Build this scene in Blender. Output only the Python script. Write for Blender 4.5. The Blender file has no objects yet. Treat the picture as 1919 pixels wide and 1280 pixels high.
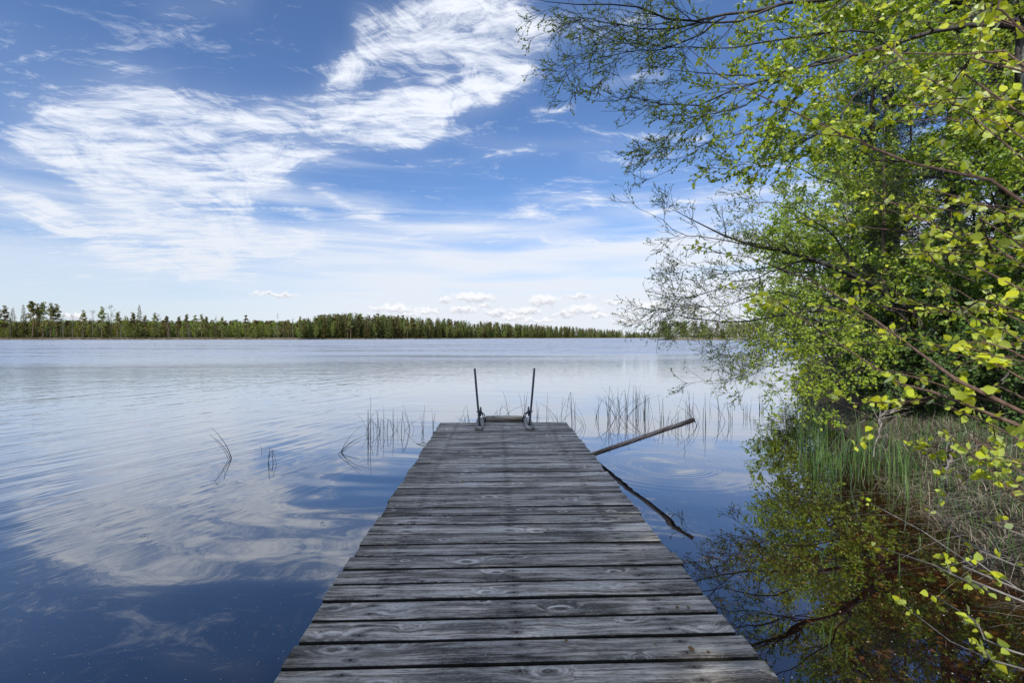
import bpy, math, random
import numpy as np
from mathutils import Vector, Matrix

random.seed(7)
RNG = np.random.default_rng(7)
scene = bpy.context.scene
COL = scene.collection
PI = math.pi

# ------------------------------------------------------------------ camera
CAM_H = 1.55          # above the water; the deck top is 0.30
DECK_Z = 0.30
FPX = 853.0           # focal length in photograph pixels (1919 wide)
cam_data = bpy.data.cameras.new("camera")
cam_data.sensor_width = 36.0
cam_data.lens = 16.0
cam_data.clip_start = 0.05
cam_data.clip_end = 20000
cam_data.dof.use_dof = True
cam_data.dof.focus_distance = 5.0
cam_data.dof.aperture_fstop = 7.1
cam = bpy.data.objects.new("camera", cam_data)
COL.objects.link(cam)
cam.location = (0, 0, CAM_H)
PITCH = math.radians(-0.5)
YAW = math.radians(-1.9)
cam.rotation_euler = (PI / 2 + PITCH, 0, YAW)
scene.camera = cam
ROT = np.array(cam.rotation_euler.to_matrix())


def ray(px, py):
    d = ROT @ np.array([(px - 959.5) / FPX, -(py - 640.0) / FPX, -1.0])
    return d


def P(px, py, Y):
    """World point seen at photograph pixel (px, py) at distance Y down the lake."""
    d = ray(px, py)
    return np.array([0, 0, CAM_H]) + d * (Y / d[1])


def PW(px, py, z=0.0):
    """World point on the level z seen at photograph pixel (px, py)."""
    d = ray(px, py)
    return np.array([0, 0, CAM_H]) + d * ((z - CAM_H) / d[2])


# ------------------------------------------------------------------ node helper
class NT:
    def __init__(s, tree):
        s.t = tree
        s.n = tree.nodes
        s.l = tree.links

    def new(s, typ, **kw):
        nd = s.n.new(typ)
        for k, v in kw.items():
            setattr(nd, k, v)
        return nd

    def put(s, sock, v):
        if isinstance(v, bpy.types.NodeSocket):
            s.l.new(v, sock)
        elif v is not None:
            sock.default_value = v

    def m(s, op, a, b=None, c=None, clamp=False):
        nd = s.new('ShaderNodeMath', operation=op, use_clamp=clamp)
        s.put(nd.inputs[0], a)
        s.put(nd.inputs[1], b)
        s.put(nd.inputs[2], c)
        return nd.outputs[0]

    def v(s, op, a, b=None, scale=None):
        nd = s.new('ShaderNodeVectorMath', operation=op)
        s.put(nd.inputs[0], a)
        s.put(nd.inputs[1], b)
        if scale is not None:
            s.put(nd.inputs['Scale'], scale)
        if op in ('LENGTH', 'DOT_PRODUCT', 'DISTANCE'):
            return nd.outputs['Value']
        return nd.outputs[0]

    def sep(s, a):
        nd = s.new('ShaderNodeSeparateXYZ')
        s.put(nd.inputs[0], a)
        return nd.outputs

    def comb(s, x=0.0, y=0.0, z=0.0):
        nd = s.new('ShaderNodeCombineXYZ')
        s.put(nd.inputs[0], x)
        s.put(nd.inputs[1], y)
        s.put(nd.inputs[2], z)
        return nd.outputs[0]

    def noise(s, vec, scale=5.0, detail=3.0, rough=0.5, dist=0.0, dim='3D', lac=2.0):
        nd = s.new('ShaderNodeTexNoise', noise_dimensions=dim)
        s.put(nd.inputs['Vector'], vec)
        s.put(nd.inputs['Scale'], scale)
        s.put(nd.inputs['Detail'], detail)
        s.put(nd.inputs['Roughness'], rough)
        s.put(nd.inputs['Lacunarity'], lac)
        s.put(nd.inputs['Distortion'], dist)
        return nd.outputs[0]

    def smooth(s, v, a, b, lo=0.0, hi=1.0, kind='SMOOTHSTEP'):
        nd = s.new('ShaderNodeMapRange', interpolation_type=kind, clamp=True)
        s.put(nd.inputs[0], v)
        s.put(nd.inputs[1], a)
        s.put(nd.inputs[2], b)
        s.put(nd.inputs[3], lo)
        s.put(nd.inputs[4], hi)
        return nd.outputs[0]

    def ramp(s, fac, stops, interp='LINEAR'):
        nd = s.new('ShaderNodeValToRGB')
        nd.color_ramp.interpolation = interp
        el = nd.color_ramp.elements
        while len(el) > 1:
            el.remove(el[-1])
        el[0].position = stops[0][0]
        el[0].color = (*stops[0][1], 1)
        for p, c in stops[1:]:
            e = el.new(p)
            e.color = (*c, 1)
        s.put(nd.inputs[0], fac)
        return nd.outputs[0]

    def mix(s, f, a, b, blend='MIX'):
        nd = s.new('ShaderNodeMix', data_type='RGBA', blend_type=blend)
        s.put(nd.inputs[0], f)
        for i, q in ((6, a), (7, b)):
            if isinstance(q, tuple) and len(q) == 3:
                q = (*q, 1)
            s.put(nd.inputs[i], q)
        return nd.outputs[2]


# ------------------------------------------------------------------ sun and sky
SUN_EL = math.radians(38)
SUN_AZ = math.radians(207)      # compass bearing of the sun, 0 = down the lake (+Y), 90 = right (+X)
SUN_DIR = Vector((math.sin(SUN_AZ) * math.cos(SUN_EL), math.cos(SUN_AZ) * math.cos(SUN_EL), math.sin(SUN_EL)))
sun_data = bpy.data.lights.new("sun", 'SUN')
sun_data.energy = 4.6
sun_data.angle = math.radians(0.5)
sun_data.color = (1.0, 0.95, 0.87)
sun = bpy.data.objects.new("sun", sun_data)
COL.objects.link(sun)
sun.location = (-10, -20, 30)
sun.rotation_euler = SUN_DIR.to_track_quat('Z', 'Y').to_euler()

world = bpy.data.worlds.new("World")
scene.world = world
world.use_nodes = True
W = NT(world.node_tree)
for n in list(W.n):
    W.n.remove(n)
out = W.new('ShaderNodeOutputWorld')
bg = W.new('ShaderNodeBackground')
W.l.new(bg.outputs[0], out.inputs[0])
sky = W.new('ShaderNodeTexSky', sky_type='NISHITA')
sky.sun_disc = False
sky.sun_elevation = SUN_EL
sky.sun_rotation = SUN_AZ
sky.altitude = 150
sky.air_density = 1.0
sky.dust_density = 0.6
sky.ozone_density = 2.5
geo = W.new('ShaderNodeTexCoord').outputs['Generated']
dirn = W.v('NORMALIZE', geo)
dx, dy, dz = W.sep(dirn)
az = W.m('ARCTAN2', dx, dy)
el = W.m('ARCSINE', dz)
AE = W.comb(az, el, 0.0)
zc = W.m('MAXIMUM', dz, 0.02)
zc2 = W.m('ADD', zc, 0.05)
PLN = W.comb(W.m('DIVIDE', dx, zc2), W.m('DIVIDE', dy, zc2), 0.0)


def azel(px, py):
    d = ray(px, py)
    d = d / np.linalg.norm(d)
    return math.atan2(d[0], d[1]), math.asin(d[2])


# fair-weather cumulus low over the far forest
CUM = [(742, 578, 26, 6), (833, 562, 9, 5), (890, 558, 38, 8), (800, 583, 20, 6), (868, 580, 26, 6), (1021, 563, 28, 9),
       (985, 583, 30, 6), (930, 586, 22, 6), (1095, 580, 36, 7), (1120, 592, 18, 5), (1060, 588, 20, 6), (1165, 590, 26, 5),
       (1150, 567, 22, 4), (960, 594, 26, 5), (1085, 556, 22, 3), (1220, 575, 30, 6), (1300, 583, 30, 6),
       (516, 552, 30, 3), (705, 580, 12, 5), (140, 592, 11, 4),
       (770, 590, 16, 3), (1000, 600, 40, 4), (1180, 602, 30, 4), (905, 573, 12, 3)]
cn = W.noise(AE, 70.0, 5, 0.65)
cn2 = W.noise(W.v('ADD', AE, (7, 3, 1)), 60.0, 4, 0.6)
AEC = W.v('ADD', AE, W.comb(W.m('MULTIPLY', W.m('SUBTRACT', cn, 0.5), 0.07), W.m('MULTIPLY', W.m('SUBTRACT', cn2, 0.5), 0.034), 0.0))
cum = None
under = None
cax, cel, _ = W.sep(AEC)
for cx, cy, rw, rh in CUM:
    a = azel(cx, cy)
    sw = rw / 853 * 1.0
    sh = rh / 853 * 1.15
    qx = W.m('MULTIPLY_ADD', cax, 1 / sw, -a[0] / sw)
    qy = W.m('MULTIPLY_ADD', cel, 1 / sh, -a[1] / sh)
    ln = W.m('SQRT', W.m('MULTIPLY_ADD', qx, qx, W.m('MULTIPLY', qy, qy)))
    g = W.m('MULTIPLY_ADD', ln, -2.0, 2.5, clamp=True)
    s_ = W.m('MULTIPLY', g, W.m('MULTIPLY_ADD', qy, -1.0, 0.25, clamp=True))
    cum = g if cum is None else W.m('MAXIMUM', cum, g)
    under = s_ if under is None else W.m('MAXIMUM', under, s_)

# cirrus: where the bands of the real sky lie (azimuth / elevation strokes); all detail is noise
wsh = W.noise(AE, 2.2, 4, 0.55, dim='3D')
wsh2 = W.noise(W.v('ADD', AE, (5.2, 1.3, 0)), 2.2, 4, 0.55)
warp = W.comb(W.m('MULTIPLY', W.m('SUBTRACT', wsh, 0.5), 0.26), W.m('MULTIPLY', W.m('SUBTRACT', wsh2, 0.5), 0.16), 0.0)
AEW = W.v('ADD', AE, warp)
STROKES = [
    # x0, y0, x1, y1, radius, strength (photograph pixels)
    (710, 75, 880, -10, 42, .95), (790, 60, 960, 5, 45, .8), (890, 120, 1010, 50, 42, .85),
    (640, 160, 700, 95, 22, .55), (560, 265, 650, 165, 38, .75),
    (430, 375, 545, 285, 55, 1.1), (540, 275, 760, 205, 45, .95), (760, 215, 960, 105, 42, .95),
    (170, 240, 420, 370, 52, .95), (260, 300, 430, 400, 58, .9), (110, 270, 260, 350, 34, .6),
    (50, 190, 230, 240, 50, .34), (250, 170, 400, 230, 40, .6), (330, 230, 560, 240, 35, .55),
    (300, 20, 420, 15, 26, .3), (20, 60, 190, 130, 50, .2),
    (-20, 372, 130, 405, 24, .65), (130, 410, 400, 460, 34, .95), (330, 440, 620, 470, 36, .9),
    (-60, 470, 260, 505, 22, .5), (200, 470, 500, 520, 22, .7),
    (630, 366, 712, 388, 15, .75), (570, 378, 625, 410, 15, .42),
    (690, 250, 800, 232, 16, .5), (800, 235, 1330, 262, 18, .36), (760, 300, 1000, 262, 14, .22),
    (700, 410, 1100, 365, 26, .42), (1020, 448, 1330, 432, 18, .95), (430, 440, 1010, 425, 14, .5),
    (1000, 192, 1085, 184, 8, .6), (1140, 158, 1240, 150, 13, .6), (1050, 25, 1200, 60, 26, .5),
    (980, 380, 1400, 352, 22, .35), (1200, 385, 1300, 380, 9, .5), (1100, 300, 1500, 320, 20, .3),
]
msum = None
swx, swy, _ = W.sep(AEW)
for x0, y0, x1, y1, r, st in STROKES:
    a = azel(x0, y0)
    b = azel(x1, y1)
    ab = (b[0] - a[0], b[1] - a[1])
    L2 = ab[0] ** 2 + ab[1] ** 2
    rr = r / 853.0 * 0.86
    ex = W.m('SUBTRACT', swx, a[0])
    ey = W.m('SUBTRACT', swy, a[1])
    h = W.m('MULTIPLY_ADD', ex, ab[0] / L2, W.m('MULTIPLY', ey, ab[1] / L2), clamp=True)
    fx = W.m('MULTIPLY_ADD', h, -ab[0], ex)
    fy = W.m('MULTIPLY_ADD', h, -ab[1], ey)
    d2 = W.m('MULTIPLY_ADD', fx, fx, W.m('MULTIPLY', fy, fy))
    g = W.m('MULTIPLY', W.m('EXPONENT', W.m('MULTIPLY', d2, -1.0 / rr ** 2)), st)
    msum = g if msum is None else W.m('ADD', msum, g)
# the sky to the sides and behind gets a loose cover of the same kind of cloud
away = W.smooth(W.m('ABSOLUTE', az), 0.85, 1.3)
gen = W.m('MULTIPLY', away, W.smooth(W.noise(PLN, 0.55, 3, 0.5), 0.38, 0.62, 0, 0.9))
up = W.smooth(el, 0.70, 0.90)
genu = W.m('MULTIPLY', W.m('MULTIPLY', up, 1.0), W.smooth(W.noise(W.v('ADD', PLN, (3, 9, 0)), 1.1, 3, 0.5), 0.25, 0.55, 0.35, 1.0))  # unseen dense cloud overhead, added to whiten and brighten ambient light on the deck
mask = W.m('ADD', msum, W.m('MAXIMUM', gen, genu))
mask = W.m('MINIMUM', mask, 1.25)
# fibres: fine noise in the plane of the cirrus layer, combed along the wind
mp = W.new('ShaderNodeMapping')
mp.inputs['Rotation'].default_value = (0, 0, math.radians(28))
mp.inputs['Scale'].default_value = (0.5, 2.0, 1)
W.l.new(W.v('ADD', PLN, W.v('SCALE', warp, scale=3.0)), mp.inputs['Vector'])
fib = W.noise(mp.outputs[0], 3.6, 7, 0.66, 0.6)
crl = W.new('ShaderNodeMapping')
crl.inputs['Rotation'].default_value = (0, 0, math.radians(32))
crl.inputs['Scale'].default_value = (0.6, 2.0, 1)
W.l.new(AEW, crl.inputs['Vector'])
curl = W.noise(crl.outputs[0], 10.5, 8, 0.78, 0.9)
tex = W.m('ADD', W.m('MULTIPLY', fib, 0.5), W.m('MULTIPLY', curl, 0.5))
tex = W.smooth(tex, 0.37, 0.62, kind='LINEAR')
mask = W.m('MINIMUM', mask, 1.0)
val = W.m('ADD', tex, W.m('MULTIPLY', W.m('SUBTRACT', mask, 1.0), 0.74))
cir = W.smooth(val, -0.06, 0.86, 0, 0.97)
cir = W.m('MAXIMUM', cir, W.m('MULTIPLY', mask, 0.17))
# veil: pale stratus sheet that thickens towards the horizon, in long level streaks
strk = W.noise(W.comb(W.m('MULTIPLY', az, 1.6), W.m('MULTIPLY', el, 17.0), 2.0), 1.6, 5, 0.5, 0.5)
veil = W.smooth(W.m('SUBTRACT', el, W.m('MULTIPLY', W.m('SUBTRACT', strk, 0.5), 0.42)), 0.34, 0.09, 0, 0.95)
leftgap = W.smooth(az, -0.15, -0.75, 1.0, 0.62)
veil = W.m('MULTIPLY', veil, leftgap)
cover = W.m('SUBTRACT', 1.0, W.m('MULTIPLY', W.m('SUBTRACT', 1.0, cir), W.m('SUBTRACT', 1.0, veil)))
skyc = sky.outputs[0]
SKY_S = 0.12
skyc = W.mix(1.0, skyc, (0.74, 0.88, 1.10), 'MULTIPLY')
K = 1.0 / SKY_S
cloudc = W.mix(W.smooth(el, 0.02, 0.5), (0.70 * K, 0.735 * K, 0.80 * K), (0.80 * K, 0.84 * K, 0.92 * K))
c1 = W.mix(cover, skyc, cloudc)
c2 = W.mix(W.m('MULTIPLY', cum, 0.85), c1, (0.86 * K, 0.86 * K, 0.88 * K))
c3 = W.mix(W.m('MULTIPLY', under, 0.8), c2, (0.47 * K, 0.50 * K, 0.57 * K))
W.l.new(c3, bg.inputs[0])
bg.inputs[1].default_value = SKY_S
world.cycles.sampling_method = 'MANUAL'
world.cycles.sample_map_resolution = 512

vs = scene.view_settings
scene.display_settings.display_device = 'sRGB'
vs.view_transform = 'Standard'
vs.look = 'None'
vs.exposure = 0.22
vs.gamma = 1.0
vs.use_curve_mapping = False
scene.cycles.max_bounces = 8
scene.cycles.diffuse_bounces = 3
scene.cycles.glossy_bounces = 3
scene.cycles.transmission_bounces = 4
scene.cycles.transparent_max_bounces = 12
scene.cycles.caustics_reflective = False
scene.cycles.caustics_refractive = False
scene.cycles.use_denoising = True

# ------------------------------------------------------------------ mesh helpers
def make_mesh(name, verts, quads=None, tris=None, smooth=False):
    me = bpy.data.meshes.new(name)
    verts = np.asarray(verts, dtype=np.float32).reshape(-1, 3)
    nq = 0 if quads is None else len(quads)
    nt = 0 if tris is None else len(tris)
    me.vertices.add(len(verts))
    me.vertices.foreach_set('co', verts.ravel())
    parts = []
    tot = []
    if nq:
        parts.append(np.asarray(quads, dtype=np.int32).ravel())
        tot.append(np.full(nq, 4, dtype=np.int32))
    if nt:
        parts.append(np.asarray(tris, dtype=np.int32).ravel())
        tot.append(np.full(nt, 3, dtype=np.int32))
    li = np.concatenate(parts)
    tt = np.concatenate(tot)
    me.loops.add(len(li))
    me.loops.foreach_set('vertex_index', li)
    me.polygons.add(len(tt))
    st = np.concatenate([[0], np.cumsum(tt)[:-1]]).astype(np.int32)
    me.polygons.foreach_set('loop_start', st)
    me.polygons.foreach_set('loop_total', tt)
    if smooth:
        me.polygons.foreach_set('use_smooth', np.ones(len(tt), dtype=bool))
    me.update(calc_edges=True)
    return me


class MB:
    """collects verts / quads / tris and links ONE mesh object"""

    def __init__(s):
        s.v, s.q, s.t, s.n = [], [], [], 0

    def add(s, v, q=None, t=None):
        v = np.asarray(v, dtype=float).reshape(-1, 3)
        if q is not None and len(q):
            s.q.append(np.asarray(q) + s.n)
        if t is not None and len(t):
            s.t.append(np.asarray(t) + s.n)
        s.v.append(v)
        s.n += len(v)
        return s

    def mesh(s, name, smooth=False):
        return make_mesh(name, np.concatenate(s.v), np.concatenate(s.q) if s.q else None,
                         np.concatenate(s.t) if s.t else None, smooth)

    def build(s, name, mat, parent=None, smooth=False, loc=None):
        o = bpy.data.objects.new(name, s.mesh(name, smooth))
        COL.objects.link(o)
        if mat:
            o.data.materials.append(mat)
        if parent:
            o.parent = parent
        if loc is not None:
            o.location = loc
        return o


def tag(o, label=None, cat=None, group=None, kind=None):
    if label:
        o['label'] = label
    if cat:
        o['category'] = cat
    if group:
        o['group'] = group
    if kind:
        o['kind'] = kind
    return o


def empty(name, loc=(0, 0, 0), rz=0.0):
    o = bpy.data.objects.new(name, None)
    o.empty_display_size = 0.2
    o.location = loc
    o.rotation_euler = (0, 0, rz)
    COL.objects.link(o)
    return o


def nrm(a):
    return a / np.maximum(np.linalg.norm(a, axis=-1, keepdims=True), 1e-9)


def tubes(Pn, R, S=5, cap=True):
    """Pn (N,K,3) polylines, R (N,K) radii -> verts, quads, tris"""
    Pn = np.asarray(Pn, float)
    R = np.asarray(R, float)
    if Pn.ndim == 2:
        Pn = Pn[None]
        R = R[None]
    N, K, _ = Pn.shape
    T = nrm(np.gradient(Pn, axis=1))
    ref = np.where(np.abs(T[..., 2:3]).mean(1, keepdims=True) > 0.8, np.array([1., 0, 0]), np.array([0, 0, 1.]))
    A = nrm(np.cross(T, ref))
    B = np.cross(T, A)
    th = np.arange(S) * 2 * PI / S
    V = Pn[:, :, None] + R[:, :, None, None] * (np.cos(th)[None, None, :, None] * A[:, :, None] + np.sin(th)[None, None, :, None] * B[:, :, None])
    V = V.reshape(-1, 3)
    n = np.arange(N)[:, None, None] * K * S
    k = np.arange(K - 1)[None, :, None] * S
    s = np.arange(S)[None, None]
    s2 = (s + 1) % S
    q = np.stack([n + k + s, n + k + s2, n + k + S + s2, n + k + S + s], -1).reshape(-1, 4)
    t = None
    if cap:
        c0 = Pn[:, 0]
        c1 = Pn[:, -1]
        b0 = len(V) + np.arange(N)
        b1 = b0 + N
        V = np.concatenate([V, c0, c1])
        nn = np.arange(N)[:, None] * K * S
        s = np.arange(S)[None]
        s2 = (s + 1) % S
        e = (K - 1) * S
        t0 = np.stack([np.broadcast_to(b0[:, None], (N, S)), nn + s2, nn + s], -1).reshape(-1, 3)
        t1 = np.stack([np.broadcast_to(b1[:, None], (N, S)), nn + e + s, nn + e + s2], -1).reshape(-1, 3)
        t = np.concatenate([t0, t1])
    return V, q, t


def smooth_line(pts, K=12, jit=0.0):
    """Catmull-Rom through the points, resampled evenly to K points"""
    p = np.asarray(pts, float)
    if len(p) == 2:
        p = np.stack([p[0], (p[0] + p[1]) / 2, p[1]])
    e = np.concatenate([[2 * p[0] - p[1]], p, [2 * p[-1] - p[-2]]])
    o = []
    for i in range(len(p) - 1):
        a, b, c, d = e[i:i + 4]
        for t in np.linspace(0, 1, 9)[:-1]:
            o.append(0.5 * (2 * b + (c - a) * t + (2 * a - 5 * b + 4 * c - d) * t * t + (3 * b - a - 3 * c + d) * t ** 3))
    o.append(p[-1])
    o = np.array(o)
    L = np.concatenate([[0], np.cumsum(np.linalg.norm(np.diff(o, axis=0), axis=1))])
    s = np.linspace(0, L[-1], K)
    r = np.stack([np.interp(s, L, o[:, j]) for j in range(3)], 1)
    if jit:
        w = RNG.normal(0, jit, (K, 3))
        w[0] = 0
        w[-1] = 0
        r = r + w
    return r


def spawn(PP, RR, M, t0, t1, ang, length, K=7, wander=0.12, bias=(0, 0, 0), rfac=0.5, taper=0.25, lfall=0.5, rmin=0.0008, rng=RNG):
    """grow M children from every parent polyline (all levels vectorised)"""
    N, KP, _ = PP.shape
    t = rng.uniform(t0, t1, (N, M))
    f = t * (KP - 1)
    i = np.minimum(f.astype(int), KP - 2)
    w = (f - i)[..., None]
    n = np.arange(N)[:, None]
    pos = PP[n, i] * (1 - w) + PP[n, i + 1] * w
    T = nrm(PP[n, i + 1] - PP[n, i])
    r0 = (RR[n, i] * (1 - w[..., 0]) + RR[n, i + 1] * w[..., 0]) * rfac
    rnd = nrm(rng.normal(size=(N, M, 3)))
    perp = nrm(rnd - (rnd * T).sum(-1, keepdims=True) * T)
    a = rng.normal(ang, 0.18, (N, M))[..., None]
    d = nrm(T * np.cos(a) + perp * np.sin(a) + np.array(bias) * 0.5)
    L = length * (1 - lfall * t) * rng.uniform(0.55, 1.25, (N, M))
    pos = pos.reshape(-1, 3)
    d = d.reshape(-1, 3)
    L = L.reshape(-1, 1)
    r0 = np.maximum(r0.reshape(-1), rmin)
    out = [pos]
    step = L / (K - 1)
    for _ in range(K - 1):
        d = nrm(d + rng.normal(0, wander, d.shape) + np.array(bias) * 0.12)
        pos = pos + d * step
        out.append(pos)
    PN = np.stack(out, 1)
    R = r0[:, None] * np.linspace(1, taper, K)[None]
    return PN, np.maximum(R, rmin)


LEAF_V = np.array([[0, 0, 0], [.36, .24, .07], [.34, .58, .06], [0, 1, -.08], [-.34, .58, .06], [-.36, .24, .07], [0, .3, -.03], [0, .66, -.03]])
LEAF_Q = np.array([[1, 2, 7, 6], [6, 7, 4, 5]])
LEAF_T = np.array([[0, 1, 6], [2, 3, 7], [0, 6, 5], [7, 3, 4]])
LEAFS_V = np.array([[0, 0, 0], [.36, .42, .08], [0, 1, -.04], [-.36, .42, .08]])
LEAFS_T = np.array([[0, 1, 2], [0, 2, 3]])


def leaves(pos, dirs, size, detail=True, up=0.7, wide=1.0, rng=RNG):
    """one small folded blade per position: verts, quads, tris"""
    n = len(pos)
    Y = nrm(dirs)
    U = nrm(rng.normal(0, 1, (n, 3)) * (1 - up) + np.array([0, 0, 1.0]) * up)
    X = nrm(np.cross(Y, U))
    Z = np.cross(X, Y)
    Vt, Q, T = (LEAF_V, LEAF_Q, LEAF_T) if detail else (LEAFS_V, None, LEAFS_T)
    s = np.asarray(size).reshape(-1, 1, 1) * np.ones((n, 1, 1))
    curl = rng.uniform(0.3, 1.8, (n, 1, 1))
    V = pos[:, None] + s * (Vt[None, :, 0:1] * wide * X[:, None] + Vt[None, :, 1:2] * Y[:, None] + Vt[None, :, 2:3] * curl * Z[:, None])
    k = len(Vt)
    off = (np.arange(n) * k)[:, None, None]
    q = None if Q is None else (Q[None] + off).reshape(-1, 4)
    return V.reshape(-1, 3), q, (T[None] + off).reshape(-1, 3)


def along(PN, M, t0=0.1, t1=1.0, rng=RNG):
    N, K, _ = PN.shape
    t = rng.uniform(t0, t1, (N, M))
    f = t * (K - 1)
    i = np.minimum(f.astype(int), K - 2)
    w = (f - i)[..., None]
    n = np.arange(N)[:, None]
    p = PN[n, i] * (1 - w) + PN[n, i + 1] * w
    T = nrm(PN[n, i + 1] - PN[n, i])
    return p.reshape(-1, 3), T.reshape(-1, 3)


def box(mb, x0, x1, y0, y1, z0, z1, bev=0.0):
    if bev <= 0:
        v = [(x, y, z) for z in (z0, z1) for y in (y0, y1) for x in (x0, x1)]
        q = [(0, 2, 3, 1), (4, 5, 7, 6), (0, 1, 5, 4), (2, 6, 7, 3), (0, 4, 6, 2), (1, 3, 7, 5)]
        return mb.add(v, q)
    b = bev
    rings = [(x0, x1, y0, y1, z0), (x0, x1, y0, y1, z1 - b), (x0 + b, x1 - b, y0 + b, y1 - b, z1)]
    v = []
    for a, c, d, e, z in rings:
        v += [(a, d, z), (c, d, z), (c, e, z), (a, e, z)]
    q = [(3, 2, 1, 0), (8, 9, 10, 11)]
    for r in (0, 4):
        for i in range(4):
            j = (i + 1) % 4
            q.append((r + i, r + j, r + 4 + j, r + 4 + i))
    return mb.add(v, q)


# ------------------------------------------------------------------ materials
def mat(name):
    m = bpy.data.materials.new(name)
    m.use_nodes = True
    N = NT(m.node_tree)
    for n in list(N.n):
        N.n.remove(n)
    o = N.new('ShaderNodeOutputMaterial')
    return m, N, o


def principled(N, o, **kw):
    b = N.new('ShaderNodeBsdfPrincipled')
    for k, v in kw.items():
        N.put(b.inputs[k.replace('_', ' ')], v if not (isinstance(v, tuple) and len(v) == 3) else (*v, 1))
    N.l.new(b.outputs[0], o.inputs[0])
    return b


def leaf_mat(name, cols, trans=0.5, island=True, gloss=0.25, objvar=0.0):
    m, N, o = mat(name)
    if island:
        rnd = N.new('ShaderNodeNewGeometry').outputs['Random Per Island']
    else:
        rnd = N.new('ShaderNodeObjectInfo').outputs['Random']
    k = len(cols)
    c = N.ramp(rnd, [(i / max(k - 1, 1), q) for i, q in enumerate(cols)])
    if objvar:
        r2 = N.new('ShaderNodeObjectInfo').outputs['Random']
        hs = N.new('ShaderNodeHueSaturation')
        N.put(hs.inputs['Hue'], N.m('ADD', 0.5, N.m('MULTIPLY', N.m('SUBTRACT', r2, 0.5), objvar * 0.12)))
        N.put(hs.inputs['Value'], N.m('ADD', 1.0 - objvar * 0.5, N.m('MULTIPLY', r2, objvar)))
        N.put(hs.inputs['Color'], c)
        c = hs.outputs[0]
    d = N.new('ShaderNodeBsdfDiffuse')
    N.put(d.inputs[0], c)
    t = N.new('ShaderNodeBsdfTranslucent')
    N.put(t.inputs[0], N.mix(1.0, c, (1.25, 1.15, 0.55), 'MULTIPLY'))
    mx = N.new('ShaderNodeMixShader')
    N.put(mx.inputs[0], trans)
    N.l.new(d.outputs[0], mx.inputs[1])
    N.l.new(t.outputs[0], mx.inputs[2])
    if gloss:
        g = N.new('ShaderNodeBsdfGlossy')
        g.inputs['Roughness'].default_value = 0.45
        g.inputs[0].default_value = (1, 1, 1, 1)
        m2 = N.new('ShaderNodeMixShader')
        fr = N.new('ShaderNodeFresnel')
        fr.inputs[0].default_value = 1.4
        N.put(m2.inputs[0], N.m('MULTIPLY', fr.outputs[0], gloss))
        N.l.new(mx.outputs[0], m2.inputs[1])
        N.l.new(g.outputs[0], m2.inputs[2])
        mx = m2
    N.l.new(mx.outputs[0], o.inputs[0])
    return m


def bark_mat(name, c0, c1, scale=30, stretch=(1, 1, 0.3), bump=0.5):
    m, N, o = mat(name)
    tc = N.new('ShaderNodeTexCoord').outputs['Object']
    mp = N.new('ShaderNodeMapping')
    mp.inputs['Scale'].default_value = stretch
    N.put(mp.inputs[0], tc)
    n1 = N.noise(mp.outputs[0], scale, 5, 0.65)
    c = N.ramp(n1, [(0.35, c0), (0.65, c1)])
    bp = N.new('ShaderNodeBump')
    bp.inputs['Strength'].default_value = bump
    bp.inputs['Distance'].default_value = 0.01
    N.put(bp.inputs['Height'], n1)
    b = principled(N, o, Base_Color=c, Roughness=0.85)
    N.l.new(bp.outputs[0], b.inputs['Normal'])
    return m


M = {}
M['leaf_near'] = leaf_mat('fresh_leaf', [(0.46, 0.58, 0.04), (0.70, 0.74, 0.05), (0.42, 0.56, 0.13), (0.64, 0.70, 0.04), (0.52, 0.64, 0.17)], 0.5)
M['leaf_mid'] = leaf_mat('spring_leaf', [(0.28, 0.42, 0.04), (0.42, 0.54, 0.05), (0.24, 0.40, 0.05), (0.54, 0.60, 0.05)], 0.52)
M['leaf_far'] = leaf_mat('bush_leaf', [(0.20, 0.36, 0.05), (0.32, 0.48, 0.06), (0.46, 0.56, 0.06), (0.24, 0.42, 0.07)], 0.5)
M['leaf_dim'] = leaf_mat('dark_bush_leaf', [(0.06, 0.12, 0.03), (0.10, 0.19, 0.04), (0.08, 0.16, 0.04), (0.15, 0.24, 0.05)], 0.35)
M['bud'] = leaf_mat('bud', [(0.06, 0.08, 0.02), (0.10, 0.15, 0.03), (0.04, 0.04, 0.02)], 0.2)
M['needle'] = leaf_mat('needle', [(0.018, 0.045, 0.012), (0.035, 0.08, 0.018), (0.05, 0.10, 0.025)], 0.15, gloss=0.3)
M['bark_dark'] = bark_mat('dark_bark', (0.025, 0.022, 0.022), (0.075, 0.066, 0.062))
M['bark_twig'] = bark_mat('brown_bark', (0.055, 0.028, 0.018), (0.16, 0.10, 0.075), 60)
M['bark_grey'] = bark_mat('grey_bark', (0.10, 0.09, 0.085), (0.30, 0.28, 0.26), 24)
M['bark_pine'] = bark_mat('pine_bark', (0.10, 0.06, 0.045), (0.24, 0.16, 0.12), 6)
M['bark_far'] = bark_mat('distant_birch_bark', (0.10, 0.09, 0.08), (0.30, 0.28, 0.25), 2)
M['bark_birch'] = bark_mat('birch_bark', (0.16, 0.15, 0.14), (0.55, 0.53, 0.50), 5, (1, 1, 2.5))
M['far_spruce'] = leaf_mat('distant_spruce', [(0.050, 0.062, 0.020), (0.10, 0.112, 0.036), (0.15, 0.155, 0.055)], 0.15, gloss=0, objvar=0.8)
M['far_pine'] = leaf_mat('distant_pine', [(0.09, 0.10, 0.035), (0.19, 0.19, 0.07), (0.28, 0.265, 0.115)], 0.15, gloss=0, objvar=0.8)
M['far_birch'] = leaf_mat('distant_birch', [(0.12, 0.15, 0.04), (0.20, 0.235, 0.06), (0.26, 0.29, 0.085)], 0.35, gloss=0, objvar=0.5)
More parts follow.
